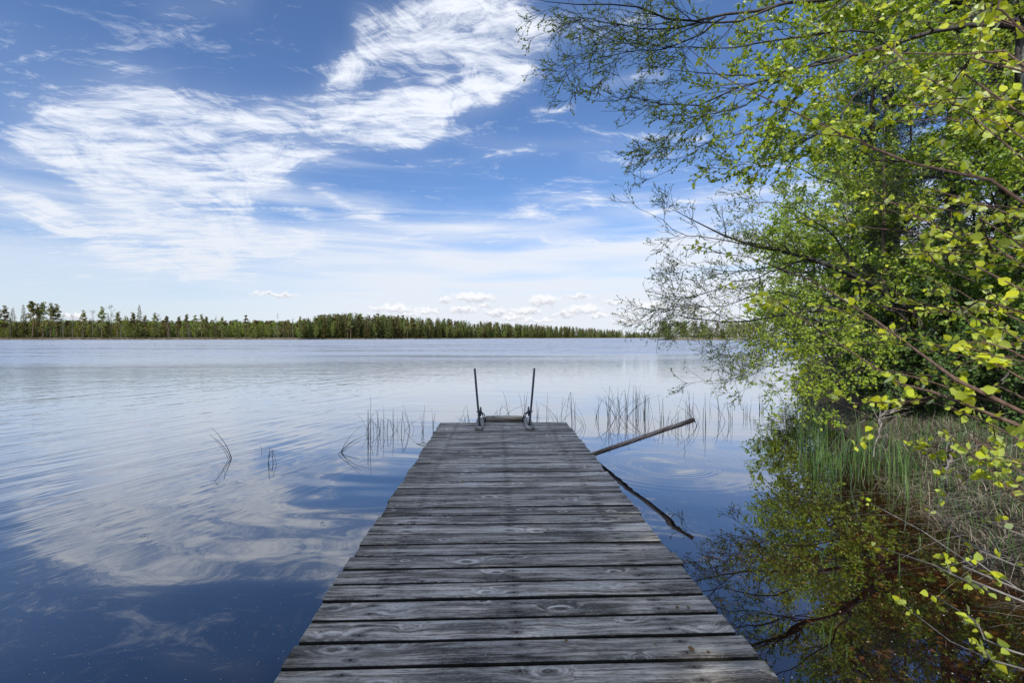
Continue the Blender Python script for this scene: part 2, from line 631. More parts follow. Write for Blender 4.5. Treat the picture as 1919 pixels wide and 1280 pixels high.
M['far_bare'] = leaf_mat('distant_bare_twigs', [(0.09, 0.08, 0.06), (0.14, 0.13, 0.09), (0.12, 0.13, 0.06)], 0.2, gloss=0)
M['reed'] = leaf_mat('green_reed', [(0.012, 0.016, 0.008), (0.03, 0.036, 0.014), (0.035, 0.028, 0.016)], 0.2, island=True, gloss=0.3)
M['sedge'] = leaf_mat('green_sedge', [(0.04, 0.10, 0.03), (0.08, 0.17, 0.05), (0.15, 0.24, 0.07)], 0.35)
M['straw'] = leaf_mat('dead_grass', [(0.04, 0.03, 0.022), (0.18, 0.15, 0.115), (0.40, 0.35, 0.28), (0.08, 0.062, 0.045)], 0.2, gloss=0.1)
M['dryleaf'] = leaf_mat('dry_leaf', [(0.15, 0.09, 0.05), (0.24, 0.16, 0.09), (0.11, 0.07, 0.045)], 0.2, island=False)
M['speck'] = leaf_mat('floating_seed', [(0.75, 0.76, 0.74), (0.85, 0.84, 0.78), (0.4, 0.36, 0.3), (0.7, 0.7, 0.7)], 0.1, gloss=0)
M['litter_dark'] = leaf_mat('old_leaf_litter', [(0.05, 0.03, 0.018), (0.12, 0.07, 0.035), (0.20, 0.14, 0.08), (0.07, 0.05, 0.035)], 0.1, gloss=0.1)
M['litter'] = leaf_mat('bud_scale', [(0.32, 0.16, 0.05), (0.5, 0.33, 0.12), (0.22, 0.08, 0.03), (0.45, 0.42, 0.22)], 0.1, gloss=0)


def metal_mat():
    m, N, o = mat('galvanised_steel')
    tc = N.new('ShaderNodeTexCoord').outputs['Object']
    n1 = N.noise(tc, 45, 4, 0.6)
    c = N.ramp(n1, [(0.3, (0.07, 0.08, 0.10)), (0.7, (0.17, 0.19, 0.23))])
    principled(N, o, Base_Color=c, Roughness=N.smooth(n1, 0.3, 0.7, 0.35, 0.6), Metallic=0.7)
    return m


M['metal'] = metal_mat()


def rust_mat():
    m, N, o = mat('rusty_wire')
    tc = N.new('ShaderNodeTexCoord').outputs['Object']
    c = N.ramp(N.noise(tc, 60, 3, 0.6), [(0.3, (0.05, 0.02, 0.012)), (0.7, (0.14, 0.06, 0.03))])
    principled(N, o, Base_Color=c, Roughness=0.8)
    return m


M['rust'] = rust_mat()

PITCH_Y = 0.1465
DECK_Y1 = 6.70


def wood_mat(name, planked=True, tint=(1, 1, 1), moss=0.0, axis='X'):
    """weathered grey boards: long grain that swerves round knots, pale worn streaks, dark wet stains"""
    m, N, o = mat(name)
    tc = N.new('ShaderNodeTexCoord').outputs['Object']
    x, y, z = N.sep(tc)
    if axis == 'Y':
        x, y = y, x
    if planked:
        idx = N.m('FLOOR', N.m('DIVIDE', N.m('SUBTRACT', DECK_Y1, y), PITCH_Y))
        yl = N.m('SUBTRACT', y, N.m('SUBTRACT', DECK_Y1, N.m('MULTIPLY', idx, PITCH_Y)))
    else:
        idx = N.m('MULTIPLY', N.m('FLOOR', N.m('MULTIPLY', z, 5.0)), 3.0)
        yl = N.m('ADD', y, z)
    wn = N.new('ShaderNodeTexWhiteNoise', noise_dimensions='1D')
    N.put(wn.inputs['W'], idx)
    r = wn.outputs['Value']
    off = N.m('MULTIPLY', r, 37.0)
    xo = N.m('ADD', x, off)
    # knots: one candidate per ~0.33 m cell of the board
    vor = N.new('ShaderNodeTexVoronoi', voronoi_dimensions='2D', feature='F1')
    N.put(vor.inputs['Vector'], N.comb(N.m('MULTIPLY', xo, 3.1), N.m('ADD', N.m('MULTIPLY', yl, 7.0), N.m('MULTIPLY', idx, 11.3)), 0.0))
    vor.inputs['Scale'].default_value = 1.0
    vor.inputs['Randomness'].default_value = 1.0
    vd = vor.outputs['Distance']
    vc = N.sep(vor.outputs['Color'])[0]
    has = N.m('MULTIPLY', N.m('GREATER_THAN', vc, 0.58), N.smooth(vc, 0.58, 0.9, 0.35, 1.0))
    ksz = N.m('ADD', 0.55, N.m('MULTIPLY', N.sep(vor.outputs['Color'])[1], 0.75))
    wob = N.noise(N.comb(xo, N.m('MULTIPLY', yl, 2.0), idx), 14.0, 2, 0.5)
    kd = N.m('DIVIDE', N.m('ADD', vd, N.m('MULTIPLY', N.m('SUBTRACT', wob, 0.5), 0.13)), ksz)
    kn = N.m('MULTIPLY', has, N.m('EXPONENT', N.m('MULTIPLY', N.m('MULTIPLY', kd, kd), -22.0)))
    bend = N.noise(N.comb(N.m('MULTIPLY', xo, 1.4), N.m('MULTIPLY', yl, 5.0), idx), 1.0, 2, 0.5)
    h = N.m('ADD', N.m('ADD', N.m('MULTIPLY', yl, 38.0), N.m('MULTIPLY', kn, 5.5)), N.m('MULTIPLY', bend, 2.6))
    gr = N.noise(N.comb(N.m('MULTIPLY', xo, 0.9), h, idx), 1.5, 4, 0.7)
    gr2 = N.noise(N.comb(N.m('MULTIPLY', xo, 9.0), N.m('MULTIPLY', h, 5.0), idx), 1.3, 3, 0.65)
    fleck = N.noise(N.comb(N.m('MULTIPLY', xo, 42.0), N.m('MULTIPLY', yl, 260.0), idx), 1.0, 3, 0.75)
    # pale worn streaks and dark stains, long along the board
    pale = N.noise(N.comb(N.m('MULTIPLY', xo, 1.7), N.m('ADD', N.m('MULTIPLY', yl, 16.0), N.m('MULTIPLY', idx, 3.7)), idx), 1.3, 4, 0.62)
    pale = N.smooth(pale, 0.43, 0.64)
    stain = N.noise(N.comb(N.m('MULTIPLY', xo, 1.3), N.m('ADD', N.m('MULTIPLY', yl, 7.0), N.m('MULTIPLY', idx, 5.1)), N.m('ADD', idx, 40.0)), 1.4, 4, 0.65)
    stain = N.smooth(stain, 0.44, 0.66)
    ring = N.m('MULTIPLY', N.m('MULTIPLY', has, N.smooth(wob, 0.38, 0.6, 0.15, 1.0)), N.smooth(N.m('ABSOLUTE', N.m('SUBTRACT', kd, 0.14)), 0.07, 0.0))
    core = N.m('MULTIPLY', has, N.smooth(kd, 0.12, 0.05))
    base = N.ramp(N.m('ADD', N.m('MULTIPLY', gr, 0.62), N.m('MULTIPLY', gr2, 0.38)),
                  [(0.36, (0.022, 0.020, 0.018)), (0.43, (0.12, 0.107, 0.093)), (0.50, (0.33, 0.298, 0.262)), (0.58, (0.64, 0.59, 0.53))])
    c = N.mix(N.m('MULTIPLY', pale, 0.7), base, N.mix(gr2, (0.26, 0.25, 0.24), (0.80, 0.78, 0.75)))
    c = N.mix(N.m('MULTIPLY', stain, 0.86), c, (0.035, 0.033, 0.031))
    c = N.mix(N.m('MULTIPLY', N.smooth(fleck, 0.56, 0.72), 0.75), c, (0.74, 0.70, 0.65))
    c = N.mix(N.m('MULTIPLY', N.smooth(fleck, 0.46, 0.33), 0.75), c, (0.015, 0.015, 0.016))
    crack = N.smooth(N.m('ABSOLUTE', N.m('SUBTRACT', gr, 0.5)), 0.016, 0.0)
    c = N.mix(N.m('MULTIPLY', crack, N.smooth(pale, 0.0, 1.0, 0.8, 0.25)), c, (0.012, 0.011, 0.010))
    lite = N.smooth(N.m('ABSOLUTE', N.m('SUBTRACT', gr, 0.56)), 0.012, 0.0)
    c = N.mix(N.m('MULTIPLY', lite, 0.45), c, (0.78, 0.74, 0.68))
    c = N.mix(N.m('MULTIPLY', core, 0.55), c, (0.03, 0.028, 0.026))
    c = N.mix(N.m('MULTIPLY', ring, N.smooth(gr2, 0.35, 0.6, 0.3, 0.95)), c, (0.90, 0.88, 0.84))
    hs = N.m('ADD', 0.80, N.m('MULTIPLY', wn.outputs['Value'], 0.62))
    c = N.mix(1.0, c, N.comb(hs, hs, hs), 'MULTIPLY')
    # greenish algae / brown tinge
    alg = N.smooth(N.noise(tc, 1.7, 3, 0.6), 0.5, 0.75)
    c = N.mix(N.m('MULTIPLY', alg, 0.20 + moss), c, (0.13, 0.13, 0.08))
    if planked:
        # nail heads: two per beam line
        u = N.m('SUBTRACT', N.m('ABSOLUTE', N.m('SUBTRACT', N.m('ABSOLUTE', N.m('ADD', N.m('SUBTRACT', x, 0.085), N.m('MULTIPLY', N.m('SUBTRACT', r, 0.5), 0.02))), 0.33)), 0.33)
        vv = N.m('SUBTRACT', N.m('ABSOLUTE', N.m('ADD', yl, -0.068 + PITCH_Y)), 0.034)
        vv = N.m('SUBTRACT', N.m('ABSOLUTE', N.m('ADD', yl, 0.0625)), 0.033)
        nd = N.m('SQRT', N.m('ADD', N.m('MULTIPLY', u, u), N.m('MULTIPLY', vv, vv)))
        nail = N.smooth(nd, 0.0080, 0.0055)
        halo = N.smooth(N.m('ADD', N.m('MULTIPLY', u, u), N.m('MULTIPLY', N.m('MULTIPLY', vv, vv), 9.0)), 0.0022, 0.0002)
        c = N.mix(N.m('MULTIPLY', halo, 0.65), c, (0.02, 0.02, 0.02))
        c = N.mix(N.m('MULTIPLY', nail, 0.9), c, (0.012, 0.010, 0.009))
    if tint != (1, 1, 1):
        c = N.mix(1.0, c, tint, 'MULTIPLY')
    bp = N.new('ShaderNodeBump')
    bp.inputs['Strength'].default_value = 0.75
    bp.inputs['Distance'].default_value = 0.0045
    N.put(bp.inputs['Height'], N.m('ADD', gr2, N.m('ADD', N.m('MULTIPLY', gr, 1.2), N.m('MULTIPLY', fleck, 0.5))))
    b = principled(N, o, Base_Color=c, Roughness=0.72)
    b.inputs['Specular IOR Level'].default_value = 0.35
    N.l.new(bp.outputs[0], b.inputs['Normal'])
    return m


M['deck'] = wood_mat('weathered_deck_boards')
m, N, o = mat('damp_edges_with_gap_shade')  # damp mossy board sides, near-black so the gap shade is in the colour too
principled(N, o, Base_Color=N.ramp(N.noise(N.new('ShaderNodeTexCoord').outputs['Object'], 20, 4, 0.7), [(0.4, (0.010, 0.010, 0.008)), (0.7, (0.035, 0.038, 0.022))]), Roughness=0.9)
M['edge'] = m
M['wood'] = wood_mat('weathered_timber', planked=False, axis='Y')
M['woodx'] = wood_mat('weathered_timber_across', planked=False, tint=(1.5, 1.35, 1.15))
M['pole'] = wood_mat('weathered_pole', planked=False, tint=(0.95, 0.8, 0.72))

# ------------------------------------------------------------------ shoreline, lake bed and bank
SHORE = np.array([(-60, -9), (-25, -6), (-6, -4.2), (-2, -3.6), (1.2, -2.6), (2.2, -1.0), (2.95, 1.2), (3.35, 2.9), (3.95, 4.0), (4.7, 5.0),
                  (5.3, 6.4), (6.6, 9.0), (8.6, 12.6), (12.5, 18), (18, 26), (30, 38), (60, 62), (130, 120)], float)


def shore_d(x, y):
    """signed distance to the waterline: positive on land (right of / behind the line)"""
    x = np.asarray(x, float)
    y = np.asarray(y, float)
    best = np.full(x.shape, 1e9)
    sgn = np.zeros(x.shape)
    for a, b in zip(SHORE[:-1], SHORE[1:]):
        d = b - a
        t = np.clip(((x - a[0]) * d[0] + (y - a[1]) * d[1]) / (d @ d), 0, 1)
        ex = x - (a[0] + t * d[0])
        ey = y - (a[1] + t * d[1])
        q = np.hypot(ex, ey)
        cr = d[0] * (y - a[1]) - d[1] * (x - a[0])
        m = q < best
        best = np.where(m, q, best)
        sgn = np.where(m, np.where(cr < 0, 1.0, -1.0), sgn)
    return best * sgn


def vnoise(x, y, f, seed=0):
    """smooth value noise on a numpy grid"""
    g = np.random.default_rng(seed).random((256, 256))
    X = x * f
    Y = y * f
    xi = np.floor(X).astype(int)
    yi = np.floor(Y).astype(int)
    u = X - xi
    v = Y - yi
    u = u * u * (3 - 2 * u)
    v = v * v * (3 - 2 * v)
    a = g[xi % 256, yi % 256]
    b = g[(xi + 1) % 256, yi % 256]
    c = g[xi % 256, (yi + 1) % 256]
    d = g[(xi + 1) % 256, (yi + 1) % 256]
    return (a * (1 - u) + b * u) * (1 - v) + (c * (1 - u) + d * u) * v


def ground_z(x, y):
    s = shore_d(x, y) + (vnoise(x, y, 1.3, 3) - 0.5) * 0.45
    land = 0.05 + 0.34 * (1 - np.exp(-np.maximum(s, 0) / 0.5)) + 0.04 * np.minimum(np.maximum(s, 0), 30)
    bed = -0.05 + np.where(s < 0, s, 0) * 0.08 - 0.75 * (1 - np.exp(np.minimum(s + 1.9, 0) / 2.0))
    bed = np.maximum(bed, -2.6)
    k = np.clip((s + 0.12) / 0.24, 0, 1)
    z = bed * (1 - k) + land * k
    z = z + (vnoise(x, y, 3.1, 5) - 0.5) * 0.12 * np.clip(s + 0.6, 0.25, 1) + (vnoise(x, y, 9.0, 6) - 0.5) * 0.05
    return z


def axis_pts(segs):
    o = []
    for a, b, n in segs:
        o.append(np.linspace(a, b, n, endpoint=False))
    o.append([segs[-1][1]])
    return np.concatenate(o)


def grid_mesh(xs, ys, zf):
    X, Y = np.meshgrid(xs, ys)
    Z = zf(X, Y)
    V = np.stack([X, Y, Z], -1).reshape(-1, 3)
    nx, ny = len(xs), len(ys)
    i = (np.arange(ny - 1)[:, None] * nx + np.arange(nx - 1)[None]).ravel()
    q = np.stack([i, i + 1, i + 1 + nx, i + nx], -1)
    return V, q


xs = axis_pts([(-4200, -400, 8), (-400, -40, 12), (-40, -3, 22), (-3, 10, 170), (10, 40, 60), (40, 400, 16), (400, 4200, 8)])
ys = axis_pts([(-400, -20, 8), (-20, -4, 20), (-4, 14, 200), (14, 45, 60), (45, 400, 14), (400, 6000, 10)])
V, q = grid_mesh(xs, ys, ground_z)
o = MB().add(V, q).build('ground', None, smooth=True)
tag(o, kind='structure')
m, N, ou = mat('bank_and_lake_bed')
tc = N.new('ShaderNodeTexCoord').outputs['Object']
z = N.sep(tc)[2]
n1 = N.noise(tc, 6.0, 6, 0.65)
n2 = N.noise(tc, 34.0, 4, 0.7)
vor = N.new('ShaderNodeTexVoronoi', feature='F1')
N.put(vor.inputs['Vector'], tc)
vor.inputs['Scale'].default_value = 42.0
vcl = N.sep(vor.outputs['Color'])[0]
bedc = N.ramp(N.m('ADD', N.m('MULTIPLY', n1, 0.45), N.m('MULTIPLY', vcl, 0.4)), [(0.2, (0.016, 0.009, 0.006)), (0.5, (0.055, 0.027, 0.013)), (0.8, (0.15, 0.075, 0.035))])
bedc = N.mix(N.smooth(vcl, 0.955, 0.97), bedc, (0.45, 0.38, 0.25))
landc = N.ramp(N.m('ADD', N.m('MULTIPLY', n1, 0.5), N.m('MULTIPLY', n2, 0.5)), [(0.3, (0.018, 0.013, 0.009)), (0.5, (0.06, 0.045, 0.028)), (0.62, (0.06, 0.075, 0.02)), (0.75, (0.17, 0.13, 0.08))])
c = N.mix(N.smooth(N.m('ADD', z, N.m('MULTIPLY', n1, 0.05)), 0.03, 0.07), bedc, landc)
bp = N.new('ShaderNodeBump')
bp.inputs['Strength'].default_value = 0.9
bp.inputs['Distance'].default_value = 0.03
N.put(bp.inputs['Height'], N.m('ADD', n2, vcl))
b = principled(N, ou, Base_Color=c, Roughness=0.95)
N.l.new(bp.outputs[0], b.inputs['Normal'])
o.data.materials.append(m)

# ------------------------------------------------------------------ the lake
xs = axis_pts([(-4200, -400, 10), (-400, -40, 14), (-40, -3, 30), (-3, 10, 90), (10, 40, 40), (40, 400, 16), (400, 4200, 10)])
ys = axis_pts([(-400, -20, 8), (-20, -4, 16), (-4, 14, 110), (14, 45, 40), (45, 400, 16), (400, 6000, 20)])
V, q = grid_mesh(xs, ys, lambda x, y: x * 0)
lake = MB().add(V, q).build('water', None, smooth=True)
tag(lake, kind='structure')
dep = np.maximum(-ground_z(V[:, 0], V[:, 1]), 0)
clar = np.exp(-dep * 1.8)
at = lake.data.attributes.new('clarity', 'FLOAT', 'POINT')
at.data.foreach_set('value', clar.astype(np.float32))
m, N, ou = mat('lake_water')
tc = N.new('ShaderNodeTexCoord').outputs['Object']
x, y, z = N.sep(tc)
atn = N.new('ShaderNodeAttribute', attribute_name='clarity')
cl = atn.outputs['Fac']
dist = N.v('LENGTH', tc)
# slow lazy swell lines running in from the left, wavelets further out, wind-rough water far away
lazy = N.comb(N.m('ADD', N.m('MULTIPLY', x, 0.30), N.m('MULTIPLY', y, -0.10)), N.m('ADD', N.m('MULTIPLY', y, 1.0), N.m('MULTIPLY', x, 0.22)), 0.0)
w1 = N.noise(lazy, 1.0, 2, 0.45, 0.2)
w2 = N.noise(N.comb(N.m('MULTIPLY', x, 0.7), y, 3.0), 4.0, 3, 0.5, 0.3)
w3 = N.noise(N.comb(N.m('MULTIPLY', x, 0.6), y, 7.0), 2.6, 4, 0.6)
cs = N.m('ADD', N.m('MULTIPLY', x, 0.89), N.m('MULTIPLY', y, -0.45))
cl2 = N.m('ADD', N.m('MULTIPLY', x, 0.45), N.m('MULTIPLY', y, 0.89))
w5 = N.noise(N.comb(N.m('MULTIPLY', cs, 2.6), N.m('MULTIPLY', cl2, 0.42), 1.0), 1.0, 3, 0.5, 0.4)
side = N.m('MULTIPLY', N.smooth(x, -0.9, -4.5), N.smooth(dist, 3.0, 7.0))
far = N.smooth(dist, 9.0, 38.0)
vfar = N.smooth(dist, 110.0, 190.0)
calm = N.smooth(x, -1.0, 2.5, 1.0, 0.35)
gust = N.noise(N.comb(N.m('MULTIPLY', x, 0.25), y, 0.0), 0.05, 3, 0.5)
gust = N.smooth(gust, 0.35, 0.65, 0.55, 1.25)
hgt = N.m('MULTIPLY', N.m('SUBTRACT', w1, 0.5), N.m('MULTIPLY', calm, 0.016))
hgt = N.m('ADD', hgt, N.m('MULTIPLY', N.m('MULTIPLY', w2, N.smooth(dist, 5.0, 24.0)), 0.011))
hgt = N.m('ADD', hgt, N.m('MULTIPLY', N.m('MULTIPLY', w5, side), 0.022))
hgt = N.m('ADD', hgt, N.m('MULTIPLY', N.m('MULTIPLY', w3, N.m('MULTIPLY', far, gust)), 0.055))
w6 = N.noise(N.comb(N.m('MULTIPLY', x, 0.16), N.m('MULTIPLY', y, 0.75), 11.0), 1.0, 5, 0.65)
hgt = N.m('ADD', hgt, N.m('MULTIPLY', N.m('MULTIPLY', w6, N.smooth(dist, 14.0, 50.0)), 0.16))
w7 = N.noise(N.comb(N.m('MULTIPLY', x, 0.05), N.m('MULTIPLY', y, 0.24), 21.0), 1.0, 4, 0.7)
hgt = N.m('ADD', hgt, N.m('MULTIPLY', N.m('MULTIPLY', w7, N.smooth(dist, 22.0, 80.0)), 0.7))
w4 = N.noise(N.comb(N.m('MULTIPLY', x, 0.5), y, 9.0), 0.7, 3, 0.6)
hgt = N.m('ADD', hgt, N.m('MULTIPLY', N.m('MULTIPLY', w4, vfar), 0.28))
# rings spreading from where something has just touched the water
RC = PW(1245, 868)
rx = N.m('SUBTRACT', x, float(RC[0]))
ry = N.m('SUBTRACT', y, float(RC[1]))
rr = N.m('SQRT', N.m('ADD', N.m('MULTIPLY', rx, rx), N.m('MULTIPLY', ry, ry)))
env = N.m('MULTIPLY', N.smooth(rr, 0.44, 0.58), N.smooth(rr, 0.70, 0.62))
ring = N.m('MULTIPLY', N.m('SINE', N.m('MULTIPLY', rr, 2 * PI / 0.06)), env)
hgt = N.m('ADD', hgt, N.m('MULTIPLY', ring, 0.00038))
env2 = N.m('MULTIPLY', N.smooth(rr, 0.72, 0.95), N.smooth(rr, 1.5, 1.0))
hgt = N.m('ADD', hgt, N.m('MULTIPLY', N.m('MULTIPLY', N.m('SINE', N.m('MULTIPLY', rr, 2 * PI / 0.11)), env2), 0.00006))
bp = N.new('ShaderNodeBump')
bp.inputs['Strength'].default_value = 1.0
bp.inputs['Distance'].default_value = 1.0
N.put(bp.inputs['Height'], hgt)
nor = bp.outputs[0]
lw = N.new('ShaderNodeLayerWeight')
lw.inputs['Blend'].default_value = 0.5
N.l.new(nor, lw.inputs['Normal'])
fac = lw.outputs['Facing']            # 0 looking straight down, 1 at grazing
refl = N.ramp(fac, [(0.0, (0.05,) * 3), (0.2, (0.06,) * 3), (0.45, (0.21,) * 3), (0.7, (0.43,) * 3), (0.88, (0.78,) * 3), (1.0, (0.93,) * 3)])
gl = N.new('ShaderNodeBsdfGlossy')
gp = N.noise(N.comb(N.m('MULTIPLY', x, 0.02), N.m('MULTIPLY', y, 0.10), 3.0), 1.0, 6, 0.65)
rgh = N.m('MULTIPLY', N.smooth(dist, 9.0, 60.0), N.smooth(gp, 0.42, 0.58, 0.13, 0.34))
rgh = N.m('ADD', rgh, N.m('MULTIPLY', vfar, 0.12))
N.put(gl.inputs['Roughness'], rgh)
gl.inputs[0].default_value = (0.97, 0.98, 1.0, 1)
N.l.new(nor, gl.inputs['Normal'])
tr = N.new('ShaderNodeBsdfTransparent')
N.put(tr.inputs[0], N.mix(cl, (0.0, 0.0, 0.0), (0.95, 0.64, 0.40)))
df = N.new('ShaderNodeBsdfDiffuse')
df.inputs[0].default_value = (0.006, 0.009, 0.016, 1)
a1 = N.new('ShaderNodeMixShader')
N.put(a1.inputs[0], cl)
N.l.new(df.outputs[0], a1.inputs[1])
N.l.new(tr.outputs[0], a1.inputs[2])
a2 = N.new('ShaderNodeMixShader')
N.put(a2.inputs[0], refl)
N.l.new(a1.outputs[0], a2.inputs[1])
N.l.new(gl.outputs[0], a2.inputs[2])
N.l.new(a2.outputs[0], ou.inputs[0])
lake.data.materials.append(m)

# ------------------------------------------------------------------ jetty
jx0, jx1 = -0.82, 1.02
jet = tag(empty('jetty', (0.1, -3.5, DECK_Z)), 'narrow jetty of weathered grey boards running straight out into the lake', 'jetty')
mb = MB()
n_pl = int((DECK_Y1 + 3.6) / PITCH_Y)
for k in range(n_pl):
    y1 = DECK_Y1 - k * PITCH_Y
    y0 = y1 - PITCH_Y + random.uniform(0.020, 0.026)
    a = jx0 + random.uniform(-0.014, 0.014)
    b_ = jx1 + random.uniform(-0.014, 0.014)
    zt = DECK_Z + random.uniform(-0.0025, 0.0025)
    sk = random.uniform(-0.003, 0.003)
    n0 = mb.n
    # subdivided along the board so it can cup and wander slightly
    K = 9
    xs_ = np.linspace(a, b_, K)
    sec = [(y0, zt - 0.036), (y0 - 0.0, zt - 0.005), (y0 + 0.004, zt), (y1 - 0.004, zt), (y1, zt - 0.005), (y1, zt - 0.036)]
    vv = []
    wob = np.cumsum(RNG.normal(0, 0.0007, K))
    for i, xx in enumerate(xs_):
        for (yy, zz) in sec:
            vv.append((xx, yy + wob[i] + sk * (i / K - 0.5), zz + wob[i] * 0.8))
    S = len(sec)
    qq = []
    for i in range(K - 1):
        for j in range(S):
            j2 = (j + 1) % S
            qq.append((i * S + j, (i + 1) * S + j, (i + 1) * S + j2, i * S + j2))
    tt = []
    for j in range(1, S - 1):
        tt.append((0, j + 1, j))
        tt.append(((K - 1) * S, (K - 1) * S + j, (K - 1) * S + j + 1))
    mb.add(vv, qq, tt)
dk = mb.build('deck', M['deck'])
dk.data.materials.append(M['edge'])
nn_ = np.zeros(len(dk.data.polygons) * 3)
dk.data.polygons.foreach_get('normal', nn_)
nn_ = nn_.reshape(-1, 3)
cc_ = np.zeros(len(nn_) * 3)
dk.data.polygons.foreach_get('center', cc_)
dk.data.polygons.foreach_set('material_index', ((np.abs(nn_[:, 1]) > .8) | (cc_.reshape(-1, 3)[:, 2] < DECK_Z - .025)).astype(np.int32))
dk.parent = jet
dk.matrix_parent_inverse = Matrix.Translation(-Vector(jet.location))


def child(o, p):
    o.parent = p
    o.matrix_parent_inverse = Matrix.Translation(-Vector(p.location))
    return o


for bx in (-0.60, 0.06, 0.72):
    mb = MB()
    box(mb, bx, bx + 0.05, -3.4, DECK_Y1 - 0.03, DECK_Z - 0.17, DECK_Z - 0.043)
    child(mb.build('beam', M['wood']), jet)
for py_ in (-0.6, 2.2, 4.6, 6.45):
    for px_ in (-0.48, 0.6):
        v, q_, t_ = tubes(np.array([(px_, py_, -1.6), (px_, py_, -0.5), (px_, py_, DECK_Z - 0.16)]), np.array([.05, .05, .05]), 10)
        child(MB().add(v, q_, t_).build('post', M['pole'], smooth=False), jet)
# wire loop on the left edge
c0 = PW(792, 833, 0.24)
th = np.linspace(0.3, 2 * PI - 0.2, 22)
lp = np.stack([c0[0] - 0.02 + 0.05 * np.cos(th), c0[1] + 0.05 * np.sin(th), c0[2] + 0.012 * np.sin(th * 2)], 1)
lp = np.concatenate([[(jx0 + 0.04, c0[1] - 0.06, DECK_Z - 0.035)], lp, [(jx0 + 0.05, c0[1] + 0.03, DECK_Z - 0.035)]])
v, q_, t_ = tubes(lp, np.full(len(lp), 0.0032), 6)
child(MB().add(v, q_, t_).build('mooring_loop', M['rust'], smooth=True), jet)

# ------------------------------------------------------------------ swim ladder
lad = tag(empty('swim_ladder', (0.1, 6.45, DECK_Z)), 'swimming ladder with two steel handrails at the far end of the jetty', 'ladder')
for sx, xc in ((-1, -0.24), (1, 0.45)):
    mb = MB()
    box(mb, xc - 0.055, xc + 0.055, 6.10, 6.84, DECK_Z + 0.004, DECK_Z + 0.048, 0.006)
    child(mb.build('mounting_block', M['wood']), lad)
    # handrail: square-ish tube that leans out
    xb, xt = xc + sx * 0.0, xc + sx * 0.062
    pts = np.array([(xb - sx * 0.006, 6.21, DECK_Z + 0.045), ((xb + xt) / 2, 6.205, DECK_Z + 0.45), (xt, 6.20, DECK_Z + 0.83)])
    L = smooth_line(pts, 10)
    v, q_, t_ = tubes(L, np.full(10, 0.0145), 12)
    rail = child(MB().add(v, q_, t_).build('handrail', M['metal'], smooth=True), lad)
    tipv, tq, tt = tubes(np.array([L[-1], L[-1] + (0, 0.0, 0.02), L[-1] + (sx * 0.006, 0, 0.034)]), np.array([0.0155, 0.0155, 0.008]), 12)
    cp = MB().add(tipv, tq, tt).build('end_cap', M['rust'], smooth=True)
    cp.parent = rail
    cp.matrix_parent_inverse = Matrix.Translation(-Vector(lad.location))
    # flat struts and hinge down to the outer end of the block
    xr = xc + sx * 0.018
    for off in (-0.012, 0.014):
        pts = np.array([(xr - sx * 0.025, 6.22, DECK_Z + 0.25), (xc - sx * 0.045 + off, 6.5, DECK_Z + 0.15), (xc - sx * 0.05 + off, 6.78, DECK_Z + 0.05)])
        v, q_, t_ = tubes(pts, np.full(3, 0.008), 6)
        child(MB().add(v, q_, t_).build('strut', M['metal']), lad)
    pts = np.array([(xr - sx * 0.03, 6.22, DECK_Z + 0.17), (xr - sx * 0.036, 6.22, DECK_Z + 0.24), (xr - sx * 0.036, 6.22, DECK_Z + 0.30)])
    v, q_, t_ = tubes(pts, np.array([0.011, 0.016, 0.010]), 8)
    mb = MB().add(v, q_, t_)
    v, q_, t_ = tubes(np.array([(xr - sx * 0.045, 6.22, DECK_Z + 0.235), (xr + sx * 0.02, 6.22, DECK_Z + 0.235)]), np.array([0.008, 0.008]), 8)
    mb.add(v, q_, t_)
    child(mb.build('clamp', M['metal']), lad)
    # foot plate with bolts
    mb = MB()
    box(mb, xc - 0.035, xc + 0.035, 6.16, 6.26, DECK_Z + 0.049, DECK_Z + 0.054, 0.001)
    for ex in (-0.024, 0.024):
        for ey in (6.175, 6.245):
            v, q_, t_ = tubes(np.array([(xc + ex, ey, DECK_Z + 0.052), (xc + ex, ey, DECK_Z + 0.062)]), np.array([0.006, 0.006]), 6)
            mb.add(v, q_, t_)
    child(mb.build('foot_plate', M['metal']), lad)
    # stringer going down into the water
    xs_ = xc - sx * 0.062
    pts = np.array([(xs_, 6.80, DECK_Z + 0.05), (xs_, 6.88, DECK_Z - 0.02), (xs_, 6.96, DECK_Z - 0.25), (xs_, 7.05, -0.7)])
    v, q_, t_ = tubes(smooth_line(pts, 8), np.full(8, 0.013), 8)
    child(MB().add(v, q_, t_).build('stringer', M['metal'], smooth=True), lad)
mb = MB()
box(mb, -0.17, 0.385, 6.93, 6.955, DECK_Z - 0.045, DECK_Z + 0.052, 0.003)
child(mb.build('crossboard', M['woodx']), lad)
for k, zz in enumerate((DECK_Z - 0.075, DECK_Z - 0.33, DECK_Z - 0.58)):
    mb = MB()
    box(mb, -0.155, 0.365, 6.90 + k * 0.04, 7.02 + k * 0.04, zz, zz + 0.028, 0.003)
    child(mb.build('step', M['woodx']), lad)

# ------------------------------------------------------------------ slanting pole
A = np.array([1.16, 5.92, -0.02])
Bp = P(1300, 787, 4.87)
d = (A - Bp) / np.linalg.norm(A - Bp)
line = np.stack([Bp, Bp + d * 0.5, Bp + d * 1.0, Bp + d * 1.45, Bp + d * 2.3])
line = smooth_line(line, 14, 0.002)
v, q_, t_ = tubes(line, np.linspace(0.026, 0.031, 14), 14)
po = MB().add(v, q_, t_).build('pole', M['pole'], smooth=False)
tag(po, 'bare grey wooden pole slanting up out of the water right of the jetty', 'pole')

# ------------------------------------------------------------------ far shore
ZK = np.array([(-400, 300), (0, 345), (300, 355), (560, 362), (600, 400), (700, 430), (800, 500), (900, 620), (1000, 720), (1100, 850), (1225, 1150), (1500, 1500)], float)


